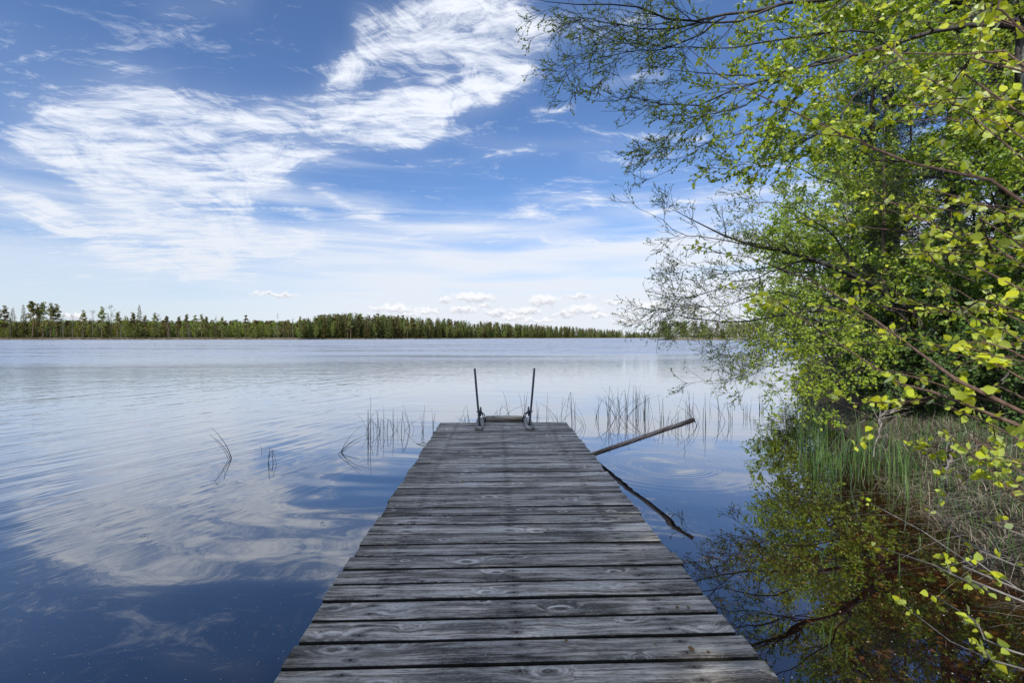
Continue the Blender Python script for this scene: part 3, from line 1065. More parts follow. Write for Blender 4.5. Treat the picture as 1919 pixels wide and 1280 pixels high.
def far_Z(px):
    return np.interp(px, ZK[:, 0], ZK[:, 1])


pxs = np.linspace(-400, 1500, 90)
near = np.array([PW(p, 700)[:2] / PW(p, 700)[1] * far_Z(p) for p in pxs])
V = []
for k, (dd, zz) in enumerate([(-1.5, -0.5), (0.0, 0.12), (3.0, 0.6), (14.0, 1.2), (150, 3.5), (900, 9.0)]):
    jit = RNG.normal(0, 0.6, len(near)) if k in (1, 2) else 0
    r = nrm(near)
    pts = near + r * (dd + 0)
    pts[:, 1] += jit
    V.append(np.concatenate([pts, np.full((len(pts), 1), zz)], 1))
V = np.concatenate(V)
n = len(pxs)
q = np.array([(k * n + i, k * n + i + 1, (k + 1) * n + i + 1, (k + 1) * n + i) for k in range(5) for i in range(n - 1)])
m, N, ou = mat('far_bank')
tc = N.new('ShaderNodeTexCoord').outputs['Object']
principled(N, ou, Base_Color=N.ramp(N.noise(tc, 0.3, 4, 0.6), [(0.3, (0.05, 0.05, 0.02)), (0.7, (0.20, 0.16, 0.08))]), Roughness=1.0)
M['farbank'] = m
tag(MB().add(V, q).build('far_shore', m, smooth=True), kind='structure')


def cards(pos, size, updir=0.0, rng=RNG):
    n = len(pos)
    d = rng.normal(size=(n, 3)) + np.array([0, 0, updir])
    return leaves(pos, d, size, detail=False, up=0.0, wide=1.3)


def proto_spruce(H=20.0, R=2.3, n=640, seed=0, dead=False):
    g = np.random.default_rng(seed)
    h = g.beta(1.0, 1.35, n) * 0.94 + 0.05
    tier = np.floor(h * 19) / 19
    fr = (h * 19) % 1.0
    rad = R * (1.02 - h) ** 0.85 * (0.55 + 0.6 * (1 - fr)) * g.uniform(0.75, 1.2, n)
    th = g.uniform(0, 2 * PI, n)
    u = np.sqrt(g.uniform(0.05, 1, n))
    pos = np.stack([rad * u * np.cos(th), rad * u * np.sin(th), h * H - u * rad * 0.30], 1)
    d = np.stack([np.cos(th), np.sin(th), np.full(n, -0.35)], 1) + g.normal(0, 0.25, (n, 3))
    sz = g.uniform(0.5, 1.0, n) * (0.45 + 0.65 * (1 - h))
    c = leaves(pos, d, sz, False, 0.3, 1.2, g)
    t = tubes(np.array([(0, 0, -1), (0, 0, H * 0.5), (0, 0, H)]), np.array([0.2, 0.12, 0.03]), 5)
    return t, c


def proto_pine(H=20.0, seed=0, base=0.45, n=620):
    g = np.random.default_rng(seed)
    k = int(g.integers(26, 38))
    hc = np.sort(base + (0.97 - base) * g.uniform(0, 1, k) ** 0.7)
    th = g.uniform(0, 2 * PI, k)
    rr = g.uniform(0.2, 2.4, k) * (1.12 - hc) * 1.5
    cen = np.stack([rr * np.cos(th), rr * np.sin(th), hc * H], 1)
    cr = g.uniform(0.45, 1.15, k) * (1.4 - hc)
    i = g.integers(0, k, n)
    v = nrm(g.normal(size=(n, 3))) * np.cbrt(g.uniform(0, 1, (n, 1)))
    pos = cen[i] + v * cr[i][:, None] * np.array([1.45, 1.45, 0.85])
    c = leaves(pos, g.normal(size=(n, 3)) + (0, 0, 0.6), g.uniform(0.4, 0.85, n), False, 0.2, 1.2, g)
    bend = g.normal(0, 0.4, 2)
    ax = smooth_line([(0, 0, -1), (bend[0], bend[1], H * 0.5), (0, 0, H * 0.97)], 7)
    t = tubes(ax, np.linspace(0.2, 0.05, 7), 5)
    bp_, bq, bt = tubes(np.stack([np.array([np.interp(cen[:, 2] - 0.8, ax[:, 2], ax[:, 0]), np.interp(cen[:, 2] - 0.8, ax[:, 2], ax[:, 1]), cen[:, 2] - 0.8]).T, cen], 1), np.full((k, 2), 0.05), 3)
    mb = MB().add(*t).add(bp_, bq, bt)
    return mb, c


def proto_birch(H=14.0, R=2.3, seed=0, n=640, low=0.12):
    g = np.random.default_rng(seed)
    h = g.beta(1.6, 1.5, n) * (0.98 - low) + low
    prof = np.sin(np.clip((h - low) / (1 - low), 0, 1) ** 0.75 * PI) ** 0.7
    th = g.uniform(0, 2 * PI, n)
    lump = 0.75 + 0.35 * np.sin(th * 3 + h * 17 + seed)
    u = np.cbrt(g.uniform(0.1, 1, n))
    pos = np.stack([R * prof * u * lump * np.cos(th), R * prof * u * lump * np.sin(th), h * H], 1)
    c = leaves(pos, g.normal(size=(n, 3)) + (0, 0, -0.4), g.uniform(0.28, 0.6, n), False, 0.2, 1.2, g)
    pts = [smooth_line([(0, 0, -1), (g.normal(0, .2), g.normal(0, .2), H * 0.5), (g.normal(0, .3), g.normal(0, .3), H * 0.96)], 7)]
    mb = MB().add(*tubes(pts[0], np.linspace(0.14, 0.03, 7), 5))
    for _ in range(7):
        hh = g.uniform(0.3, 0.85)
        a = g.uniform(0, 2 * PI)
        p0 = np.array([np.interp(hh * H, pts[0][:, 2], pts[0][:, 0]), np.interp(hh * H, pts[0][:, 2], pts[0][:, 1]), hh * H])
        p1 = p0 + np.array([math.cos(a) * R * .6, math.sin(a) * R * .6, H * 0.14])
        mb.add(*tubes(np.stack([p0, (p0 + p1) / 2 + (0, 0, .3), p1]), np.array([.05, .035, .015]), 3))
    return mb, c


def proto_bare(H=16.0, seed=0):
    g = np.random.default_rng(seed)
    ax = smooth_line([(0, 0, -1), (g.normal(0, .2), 0, H * .5), (g.normal(0, .3), 0, H)], 8)
    PN, RR = spawn(ax[None], np.linspace(.16, .03, 8)[None], 26, 0.3, 0.98, 0.8, 2.6, 5, 0.15, (0, 0, .35), 0.35, 0.4, 0.3, 0.025, g)
    P2, R2 = spawn(PN, RR, 5, 0.3, 1.0, 0.6, 1.2, 4, 0.2, (0, 0, .2), 0.6, 0.5, 0.2, 0.018, g)
    mb = MB().add(*tubes(ax, np.linspace(.16, .03, 8), 5)).add(*tubes(PN, RR, 3, False)).add(*tubes(P2, R2, 3, False))
    p, t = along(P2, 2, .3, 1, g)
    c = leaves(p, g.normal(size=p.shape), g.uniform(.15, .35, len(p)), False, 0.2, 1.1, g)
    return mb, c


def as_mb(t):
    return t if isinstance(t, MB) else MB().add(*t)


PROTO = {'spruce': [], 'pine': [], 'birch': [], 'bare': []}
for i in range(4):
    for kind, (t, c), bark, lf, nm in (
            ('spruce', proto_spruce(seed=i, R=2.0 + 0.35 * i), 'bark_pine', 'far_spruce', 'spruce_tree'),
            ('pine', proto_pine(seed=20 + i, base=0.26 + 0.06 * i), 'bark_pine', 'far_pine', 'pine_tree'),
            ('birch', proto_birch(seed=40 + i), 'bark_far', 'far_birch', 'birch_tree'),
            ('bare', proto_bare(seed=60 + i), 'bark_grey', 'far_bare', 'bare_tree')):
        tm = as_mb(t).mesh('trunk')
        cm = MB().add(*c).mesh('crown')
        tm.materials.append(M[bark])
        cm.materials.append(M[lf])
        PROTO[kind].append((tm, cm, nm, {'spruce': 20., 'pine': 20., 'birch': 14., 'bare': 16.}[kind], as_mb(t), c))
UNIT = {k: v[0][3] for k, v in PROTO.items()}


def far_tree(kind, px, Z, H, label, group, cat=None, wide=1.0, z0=0.6):
    tm, cm, nm, H0, _, _ = PROTO[kind][int(RNG.integers(0, 4))]
    p = PW(px, 700)
    p = p[:2] / p[1] * Z
    e = empty(nm, (p[0], p[1], z0), RNG.uniform(0, 2 * PI))
    s = H / H0
    e.scale = (s * wide, s * wide, s)
    tag(e, label, cat or nm.replace('_', ' '), group)
    for pn, me in (('trunk', tm), ('crown', cm)):
        c = bpy.data.objects.new(pn, me)
        COL.objects.link(c)
        c.parent = e
    return e


def H_for(ytop, Z, z0=0.6):
    return CAM_H + (632.5 - ytop) / 853.0 * Z - z0


# tall individual trees along the left part of the far shore: (px, top y, kind, extra distance, label)
TALL = [
    (-8, 566, 'pine', 8, 'tall pine cut by the left edge of the view across the lake'),
    (10, 574, 'pine', 14, 'pine between the leftmost pine at the view edge and a slim dark spruce'),
    (25, 577, 'spruce', 8, 'slim dark spruce just left of the clump of tall bare stemmed pines'),
    (45, 572, 'spruce', 5, 'narrow spruce at the left foot of the tall pine clump across the lake'),
    (60, 565, 'pine', 6, 'tallest of the clumped pines, left one with the broadest crown'),
    (71, 570, 'pine', 16, 'pine half hidden behind the broadest pine of the left clump'),
    (81, 567, 'pine', 10, 'thin pine with a small high crown in the middle of the left clump'),
    (96, 569, 'pine', 7, 'dense tall pine towards the right end of the left clump'),
    (107, 571, 'pine', 9, 'leaning crowned pine closing the left clump on its right side'),
    (119, 590, 'bare', 6, 'pale half bare tree directly right of the clump of tall pines'),
    (137, 594, 'bare', 9, 'thin bare tree in the low gap right of the left pine clump'),
    (157, 582, 'pine', 6, 'dark bushy pine standing alone with sky on both sides'),
    (174, 586, 'bare', 5, 'pale bare birch between a dark lone pine and a tall ragged pine'),
    (192, 576, 'pine', 7, 'tall ragged pine with its crown spread to both sides'),
    (203, 587, 'spruce', 10, 'dark spruce touching the right side of the tall ragged pine'),
    (209, 577, 'bare', 14, 'dead grey spire rising behind dark spruces'),
    (222, 585, 'pine', 7, 'rounded pine halfway between the grey dead spire and the tall spire spruce'),
    (237, 592, 'birch', 5, 'light green birch just left of the tall spire shaped spruce group'),
    (250, 586, 'pine', 8, 'pine leaning against the left side of the spire shaped spruce'),
    (262, 572, 'spruce', 6, 'tall spire shaped spruce, highest tree of its stretch of far shore'),
    (273, 591, 'pine', 7, 'short pine right beside the spire shaped spruce'),
    (291, 587, 'pine', 6, 'first of two close pines right of the spire shaped spruce'),
    (298, 589, 'bare', 12, 'bare topped tree behind two close pines'),
    (313, 592, 'pine', 6, 'flat topped pine standing apart from its neighbours'),
    (336, 593, 'pine', 7, 'round topped pine left of a pair of taller pines'),
    (350, 589, 'pine', 6, 'left one of a pair of taller pines in the middle left of the shore'),
    (366, 591, 'pine', 9, 'right one of a pair of taller pines in the middle left of the shore'),
    (378, 589, 'pine', 6, 'wide crowned pine beside the pair of taller pines'),
    (387, 593, 'pine', 11, 'pine tucked against the wide crowned pine'),
    (405, 593, 'spruce', 8, 'small pointed spruce in the low stretch of the far shore'),
    (417, 594, 'pine', 6, 'lone pine top over low deciduous trees'),
    (445, 598, 'spruce', 8, 'short spruce left of a dark round pine on the low stretch'),
    (461, 591, 'pine', 6, 'dark round pine standing highest on the low stretch'),
    (477, 598, 'spruce', 8, 'slim spruce right of the dark round pine'),
    (520, 592, 'bare', 12, 'dead pole like tree just before the forest rises'),
    (541, 599, 'pine', 8, 'grey green pine in front of the rising forest edge'),
    (549, 600, 'bare', 5, 'pale bare tree at the foot of the rising forest edge'),
    (563, 593, 'pine', 6, 'broad pine standing where the tall forest begins'),
]
for px, yt, kind, dz_, lab in TALL:
    Z = far_Z(px) + dz_
    far_tree(kind, px, Z, H_for(yt, Z), lab, 'tall trees on the left far shore', wide=0.8 if kind == 'bare' else 1.2)
LZ = [(30, 'under the pines at the left view edge'), (112, 'under the clump of tall pines'), (185, 'left of the tall ragged pine'), (245, 'between ragged pine and spire spruce'),
      (305, 'right of the spire spruce'), (395, 'under the pair of taller pines'), (480, 'below the dark round pine'), (900, 'before the rising forest edge')]
LOWK = {'birch': 'low light green tree on the far shore ',
        'pine': 'low dark pine on the far shore ',
        'bare': 'low half bare tree on the far shore '}
for i in range(100):
    px = -60 + 640 * (i + RNG.uniform(0, 1)) / 100
    kind = RNG.choice(['birch', 'birch', 'birch', 'pine', 'bare'])
    Z = far_Z(px) + RNG.uniform(3, 26)
    far_tree(kind, px, Z, H_for(RNG.uniform(603, 617), Z), LOWK[kind] + [t for e_, t in LZ if px < e_][0], 'low %s trees of the left far shore' % kind, wide=1.5)
TOP = np.array([(560, 601), (585, 594), (610, 590), (650, 588), (700, 590), (750, 593), (800, 596), (850, 599), (900, 603), (950, 606), (1000, 608), (1050, 611), (1100, 614), (1150, 618), (1200, 622), (1300, 626), (1500, 628)], float)
MZ = [(640, 'at its left end'), (760, 'in its highest stretch'), (885, 'just left of the left handrail'),
      (1005, 'between the two handrails'), (1110, 'just right of the right handrail'), (1300, 'at its low tapering right end')]
MIDL = {'birch': 'light green birch in the forest across the lake, ',
        'pine': 'grey green pine in the forest across the lake, ',
        'spruce': 'dark spruce in the forest across the lake, '}
nm_ = 170
for i in range(nm_):
    px = 562 + (1222 - 562) * ((i + RNG.uniform(0, 1)) / nm_) ** 1.0
    kind = RNG.choice(['spruce', 'spruce', 'spruce', 'pine', 'birch'])
    Z = far_Z(px) * RNG.uniform(1.005, 1.04)
    yt = np.interp(px, TOP[:, 0], TOP[:, 1])
    sh = 636 - yt
    if kind == 'birch':
        yt += sh * RNG.uniform(0.25, 0.5)
    else:
        yt += sh * RNG.uniform(-0.10, 0.34)
    zn = [t for e_, t in MZ if px < e_][0]
    far_tree(kind, px, Z, H_for(yt, Z), ('taller ' if (636 - yt) / sh > 0.86 else 'shorter ') + MIDL[kind] + zn, '%s trees of the forest across the lake' % kind, wide=1.2 if kind != 'spruce' else 1.0 + Z / 1400)
# the mass of forest behind the front rows
mbk = {k: MB() for k in ('spruce', 'pine', 'birch')}


def stuff_tree(kind, px, Z, H, z0, wide):
    tm, cm, nm, H0, t, c = PROTO[kind][int(RNG.integers(0, 4))]
    v, q_, t_ = c
    sub = RNG.random(len(v) // 4) < 0.5
    vs_ = v.reshape(-1, 4, 3)[sub]
    cen = vs_.mean(1, keepdims=True)
    vs_ = cen + (vs_ - cen) * 1.5
    k = len(vs_)
    p = PW(px, 700)
    p = p[:2] / p[1] * Z
    a = RNG.uniform(0, 2 * PI)
    s = H / H0
    Rm = np.array([[math.cos(a) * wide, -math.sin(a) * wide, 0], [math.sin(a) * wide, math.cos(a) * wide, 0], [0, 0, 1]])
    w = (vs_.reshape(-1, 3) * s) @ Rm.T + np.array([p[0], p[1], z0])
    tt = (LEAFS_T[None] + (np.arange(k) * 4)[:, None, None]).reshape(-1, 3)
    mbk[kind].add(w, None, tt)


for i in range(800):
    px = 566 + (1235 - 566) * RNG.random()
    yt = np.interp(px, TOP[:, 0], TOP[:, 1]) + RNG.uniform(-3, 8) * (636 - np.interp(px, TOP[:, 0], TOP[:, 1])) / 46
    Z = far_Z(px) * RNG.uniform(1.03, 1.16)
    kd_ = RNG.choice(['spruce', 'spruce', 'spruce', 'pine', 'birch'])
    if kd_ == 'birch':
        yt += 0.3 * (636 - yt)
    stuff_tree(kd_, px, Z, H_for(yt, Z, 1.5), 1.5, 1.0 + Z / 1100 if kd_ == 'spruce' else 1.25)
for i in range(760):
    px = -80 + 670 * RNG.random()
    Z = far_Z(px) * RNG.uniform(1.08, 1.3)
    stuff_tree(RNG.choice(['spruce', 'birch', 'pine']), px, Z, H_for(RNG.uniform(600, 610), Z, 1.5), 1.5, 2.0)
for i in range(160):
    px = 1180 + 420 * RNG.random()
    Z = 1500 * RNG.uniform(1.0, 1.15)
    stuff_tree('spruce', px, Z, H_for(624 + RNG.uniform(-1, 2), Z, 5), 5, 1.8)
for k, mb in mbk.items():
    o = mb.build('forest', M['far_' + k])
    tag(o, {'spruce': 'mass of dark spruces deep in the forest beyond the lake', 'pine': 'mass of grey green pines deep in the forest beyond the lake',
            'birch': 'light green deciduous crowns deep in the forest beyond the lake'}[k], 'forest', None, 'stuff')
# bleached reeds along the far waterline
mb = MB()
for i in range(1):
    nb = 9000
    px = RNG.uniform(-200, 1230, nb)
    Zb = far_Z(px) + RNG.uniform(-1.0, 2.5, nb)
    r0 = PW(0, 700)
    r1 = PW(1919, 700)
    ex = np.array([PW(p, 700)[:2] / PW(p, 700)[1] for p in px])
    pos = np.concatenate([ex * Zb[:, None], np.full((nb, 1), -0.05)], 1)
    mb.add(*leaves(pos, np.array([0, 0, 1.0]) + RNG.normal(0, 0.2, (nb, 3)), RNG.uniform(0.5, 1.3, nb), False, 0.0, 0.5))
tag(mb.build('reed_bed', M['straw']), 'bleached strip of dead reeds along the far waterline', 'reeds', None, 'stuff')

# island on the right
ic = PW(1330, 700)
ic = ic[:2] / ic[1] * 285
th = np.linspace(0, 2 * PI, 40, endpoint=False)
V = [(ic[0], ic[1], 1.0)]
for rr_, zz in ((0.6, 0.9), (0.93, 0.5), (1.0, 0.02), (1.06, -0.6)):
    for t_ in th:
        wv = 1 + 0.05 * math.sin(3 * t_) + 0.03 * math.sin(7 * t_ + 1)
        V.append((ic[0] + 36 * rr_ * wv * math.cos(t_), ic[1] + 20 * rr_ * wv * math.sin(t_), zz))
tt = [(0, 1 + i, 1 + (i + 1) % 40) for i in range(40)]
q = [(1 + k * 40 + i, 1 + (k + 1) * 40 + i, 1 + (k + 1) * 40 + (i + 1) % 40, 1 + k * 40 + (i + 1) % 40) for k in range(3) for i in range(40)]
tag(MB().add(V, q, tt).build('island', M['farbank'], smooth=True), kind='structure')
ISL = {'birch': 'light green birch on the wooded island', 'spruce': 'dark spruce on the wooded island',
       'pine': 'pine on the wooded island'}
for i in range(70):
    px = 1232 + 200 * (i + RNG.uniform(0, 1)) / 70
    kind = RNG.choice(['birch', 'birch', 'birch', 'pine', 'spruce']) if not 1250 < px < 1262 else 'spruce'
    Z = RNG.uniform(270, 298)
    yt = RNG.choice([RNG.uniform(597, 604), RNG.uniform(606, 624)])
    far_tree(kind, px, Z, H_for(yt, Z, 0.5), ISL[kind] + (', left part' if px < 1295 else ', middle part' if px < 1360 else ', right part'), '%s trees on the island' % kind, wide=1.5, z0=0.5)

# ------------------------------------------------------------------ reeds in the water
RG = np.random.default_rng(11)


def reed(mb, base, h, lean, bend, r=0.0035, fold=None):
    """one stem; fold = fraction of height where it is snapped and hangs over"""
    K = 9
    t = np.linspace(0, 1, K)
    a = RG.uniform(0, 2 * PI)
    ld = np.array([lean[0], lean[1], 0.0])
    if fold is None:
        pts = base + np.outer(t, (0, 0, h)) + np.outer(t ** 2.2, ld * h) * bend
        pts[:, 2] -= 0.25 * (t ** 3) * h * min(abs(bend), 1.5) * np.linalg.norm(lean)
    else:
        up = base + np.outer(np.clip(t / fold, 0, 1), (0, 0, h)) + np.outer(np.clip(t / fold, 0, 1) ** 2, ld * h * 0.25)
        over = np.clip((t - fold) / (1 - fold), 0, 1)
        pts = up + np.outer(over, ld * h * 0.8) + np.outer(over ** 1.3, (0, 0, -h * 0.75))
        pts = smooth_line(pts, 12)
    n = len(pts)
    pts = pts + RG.normal(0, 0.0025, pts.shape) * np.linspace(0, 1, n)[:, None]
    mb.add(*tubes(pts, np.linspace(r, r * 0.25, n), 4))
    return mb


CL = [  # x, base y, top y, stems, spread px, style
    (432, 862, 797, 3, 5, 'L', 'sheaf of three green reeds bowing left, farthest from the jetty'),
    (507, 868, 832, 2, 6, 'F', 'snapped reed with its tip hanging over between two lone reeds at left'),
    (489, 850, 836, 1, 1, 'S', 'short thin reed stub next to the snapped reed at left'),
    (628, 850, 796, 4, 5, 'R', 'bunch of reeds arching to the right in open water left of the jetty'),
    (693, 822, 745, 3, 5, 'S', 'tallest straight reeds of the tangled stand left of the jetty'),
    (705, 812, 766, 6, 9, 'T', 'tangle of bent reeds at the left end of the stand beside the jetty'),
    (722, 812, 760, 4, 7, 'T', 'tangle of bent reeds with one tall loop beside the jetty'),
    (738, 808, 762, 3, 5, 'S', 'thin curved reeds in the middle of the left stand'),
    (752, 808, 766, 4, 7, 'T', 'crossing reeds with a brown leaf caught in them'),
    (774, 803, 756, 2, 4, 'S', 'two reeds with a snapped leaf, next but one to the jetty edge'),
    (792, 811, 758, 3, 4, 'S', 'spread of three pale reeds left of the wire loop on the jetty'),
    (813, 812, 766, 4, 5, 'S', 'reeds touching the far left corner of the jetty'),
    (877, 803, 758, 5, 6, 'T', 'low reeds behind the jetty end left of the ladder'),
    (911, 806, 748, 3, 5, 'R', 'drooping reeds close to the left handrail'),
    (936, 803, 742, 4, 7, 'T', 'arched reeds behind the ladder crossboard'),
    (953, 802, 727, 2, 2, 'S', 'single tall thin reed behind the ladder crossboard'),
    (983, 802, 731, 6, 6, 'S', 'upright reeds just left of the right handrail'),
    (1007, 802, 750, 4, 4, 'S', 'upright reeds just right of the right handrail'),
    (1026, 797, 735, 2, 3, 'S', 'forked pair of reeds right of the ladder'),
    (1048, 797, 740, 5, 7, 'T', 'reeds with drooping tips above the far right jetty corner'),
    (1073, 793, 730, 4, 6, 'F', 'loop shaped reeds at the right corner of the jetty'),
    (1101, 800, 746, 3, 5, 'L', 'curved pair of reeds leaning left beyond the pole foot'),
    (1118, 783, 742, 4, 5, 'S', 'slender reeds behind the thin end of the pole'),
    (1141, 787, 722, 5, 5, 'F', 'reeds with a bent over hoop left of the densest stand'),
    (1157, 783, 716, 9, 8, 'T', 'left half of the densest reed stand above the pole'),
    (1174, 783, 712, 10, 8, 'T', 'centre of the densest reed stand above the pole'),
    (1191, 776, 714, 9, 6, 'S', 'tall straight reeds in the densest stand above the pole'),
    (1207, 780, 726, 9, 7, 'T', 'right half of the densest reed stand above the pole'),
    (1228, 803, 782, 1, 1, 'S', 'short lone reed just above the middle of the pole'),
    (1243, 790, 738, 3, 4, 'S', 'two tall reeds over the upper third of the pole'),
    (1254, 800, 758, 6, 8, 'T', 'arched and folded reeds over the upper third of the pole'),
    (1268, 803, 765, 4, 5, 'S', 'reeds crossing behind the upper part of the pole'),
    (1287, 782, 730, 5, 4, 'S', 'upright reeds just behind the pole tip'),
    (1300, 783, 728, 4, 6, 'F', 'reeds bent into a tall loop directly above the pole tip'),
    (1290, 850, 830, 1, 1, 'S', 'small dark reed stub alone below the pole tip'),
    (1312, 800, 744, 3, 4, 'L', 'leaning reeds right of the pole tip'),
    (1321, 798, 736, 4, 4, 'S', 'straight reeds right of the pole tip, behind leaning ones'),
    (1331, 772, 746, 2, 2, 'S', 'pale distant reeds right of the pole tip'),
    (1349, 785, 734, 3, 4, 'S', 'tall reeds in front of the tree reflection edge'),
    (1368, 790, 745, 6, 9, 'T', 'reeds standing in the dark tree reflection nearest the pole'),
    (1398, 780, 742, 7, 10, 'S', 'reeds among the dark tree reflection right of the pole'),
    (1425, 770, 735, 8, 12, 'S', 'farther reeds in the dark tree reflection'),
]
for cx, by, ty, ns, sp, st, lab in CL:
    base = PW(cx, by)
    dist_ = base[1]
    h = (by - ty) / 853.0 * dist_ * 1.02
    mb = MB()
    for k in range(ns):
        hh = h * (1.0 if k == 0 else RG.uniform(0.45, 0.95))
        off = np.array([RG.normal(0, sp * 0.55) / 853 * dist_, RG.normal(0, 0.05), -0.25])
        b0 = off
        s = st
        if st == 'T':
            s = RG.choice(['S', 'S', 'F', 'L', 'R'])
        ln = RG.normal(0, 0.12, 2)
        if s == 'L':
            ln[0] = -RG.uniform(0.3, 0.6)
        if s == 'R':
            ln[0] = RG.uniform(0.4, 0.9)
        r_ = RG.uniform(0.0036, 0.0062) * (1.25 if cx < 700 else 1.0)
        if s == 'F' and (k < 2 or st == 'T'):
            reed(mb, b0, hh + 0.25, (RG.choice([-1, 1]) * RG.uniform(0.15, 0.4), RG.normal(0, .1)), 1, r_, RG.uniform(0.5, 0.7))
        else:
            reed(mb, b0, hh + 0.25, ln, 1.0 if s in 'LR' else RG.uniform(0.2, 1.0), r_)
    o = mb.build('reed_clump', M['reed'], loc=(base[0], base[1], 0), smooth=True)
    tag(o, lab, 'reeds', 'reed clumps standing in the lake')

# ------------------------------------------------------------------ litter on the deck and on the water
mbp = MB()
k = 420
pos = np.stack([RG.uniform(jx0 + .02, jx1 - .02, k), RG.uniform(1.5, 6.6, k) ** 1.0, np.full(k, DECK_Z + 0.0045)], 1)
mbp.add(*leaves(pos, RG.normal(0, 1, (k, 3)) * (1, 1, 0.05), RG.uniform(0.003, 0.009, k), False, 0.95, 1.1))
tag(mbp.build('bud_scales', M['litter']), 'tiny tan bud scales scattered over the jetty boards', 'litter', None, 'stuff')
DL = [(720, 1028, 'small brown dry leaf near the left edge of the jetty', .035), (1296, 1224, 'curled brown dry leaf stuck in the last board gap at right', .05),
      (1330, 1229, 'pale curled leaf beside the curled brown one at lower right', .03), (1266, 1143, 'left of two tan leaves in a board gap near the right edge', .03),
      (1287, 1143, 'right of two tan leaves in a board gap near the right edge', .035), (1103, 900, 'tan leaf flake near the right edge halfway along the jetty', .035),
      (871, 905, 'pale flat flake lying left of centre on the jetty', .05), (1063, 1208, 'thin orange leaf scrap in the lower middle of the jetty', .03),
      (1228, 1211, 'green and yellow catkin scrap on the second nearest board', .025), (1204, 1034, 'pale curled flake near the right jetty edge above the pole reflection', .03)]
for px_, py_, lab, s_ in DL:
    p = PW(px_, py_, DECK_Z)
    n0 = np.array([[0, 0, 0.004]])
    mb = MB().add(*leaves(n0, RG.normal(0, 1, (1, 3)) * (1, 1, 0.1) + (0.3, 0, 0.15), [s_ * .62], True, 0.8, 1.1))
    o = mb.build('dry_leaf', M['dryleaf'], loc=(p[0], p[1], DECK_Z + 0.003))
    tag(o, lab, 'leaf', 'dry leaves on the jetty')
k = 420
px = RG.uniform(0, 640, k)
py = 1290 - RG.gamma(1.6, 90, k)
ok = (py > 760)
pos = np.array([PW(a, b, 0.002) for a, b in zip(px[ok], py[ok])])
cl_ = np.repeat(np.arange(60), 5)[:0]
mb = MB().add(*leaves(pos, RG.normal(0, 1, pos.shape) * (1, 1, 0.02), RG.uniform(0.002, 0.008, len(pos)), False, 0.97, 0.8))
pos2 = np.array([PW(a, b, 0.002) for a, b in zip(RG.uniform(1120, 1900, 260), RG.uniform(880, 1280, 260))])
pos2 = pos2[shore_d(pos2[:, 0], pos2[:, 1]) < -0.1]
mb.add(*leaves(pos2, RG.normal(0, 1, pos2.shape) * (1, 1, 0.02), RG.uniform(0.003, 0.012, len(pos2)), False, 0.97, 0.8))
for a, b in ((985, 680), (265, 1005), (610, 1165), (640, 960), (600, 980), (196, 990)):
    c_ = PW(a, b, 0.002)
    pp = c_ + RG.normal(0, 0.03, (8, 3)) * (1, 1, 0)
    mb.add(*leaves(pp, RG.normal(0, 1, pp.shape) * (1, 1, 0.02), RG.uniform(0.008, 0.02, 8), False, 0.97, 0.8))
tag(mb.build('floating_seeds', M['speck']), 'pale seed husks and pollen drifting on the water', 'debris', None, 'stuff')

# ------------------------------------------------------------------ near trees and shrubs
TG = np.random.default_rng(23)


def bough(pts, depths, r0, r1, K=14, jit=0.0):
    """pts in photograph pixels with the distance of every point (or first and last distance)"""
    n = len(pts)
    if len(depths) == 2:
        L = np.concatenate([[0], np.cumsum(np.hypot(*np.diff(np.array(pts, float), axis=0).T))])
        depths = np.interp(L / L[-1], [0, 1], depths)
    w = [P(a, b, z) for (a, b), z in zip(pts, depths)]
    return smooth_line(w, K, jit), np.linspace(r0, r1, K)


def leafy(name, label, cat, base, trunks, boughs, spec, mats, group=None, leaf_fn=None, detail=False, rng=TG, up=0.45):
    """tree > trunk, branches, crown.  spec: list of (M, t0, t1, ang, len, K, wander, bias, rfac) levels"""
    e = tag(empty(name, base), label, cat, group)
    mt, mbr, ml = mats
    if trunks:
        mb = MB()
        for pl, rr in trunks:
            mb.add(*tubes(pl, rr, 9))
        child(mb.build('trunk', mt, smooth=True), e)
    mb = MB()
    K = 14
    PP = np.stack([b[0] for b in boughs])
    RR = np.stack([b[1] for b in boughs])
    mb.add(*tubes(PP, RR, 7))
    levels = [(PP, RR)]
    for (Mn, t0, t1, ang, ln, k, wan, bias, rf) in spec:
        p, r = spawn(levels[-1][0], levels[-1][1], Mn, t0, t1, ang, ln, k, wan, bias, rf, 0.35, 0.45, 0.0018, rng)
        levels.append((p, r))
        mb.add(*tubes(p, r, 4 if len(levels) > 2 else 5, False))
    child(mb.build('branches', mbr, smooth=True), e)
    mb = MB()
    leaf_fn(mb, levels, rng)
    child(mb.build('crown', ml), e)
    return e


def ext(b, pt, r):
    """continue a bough (base first) from its trunk point"""
    line = smooth_line(np.concatenate([[pt], b[0][::3]]), 14)
    return line, np.linspace(r, b[1][-1], 14)


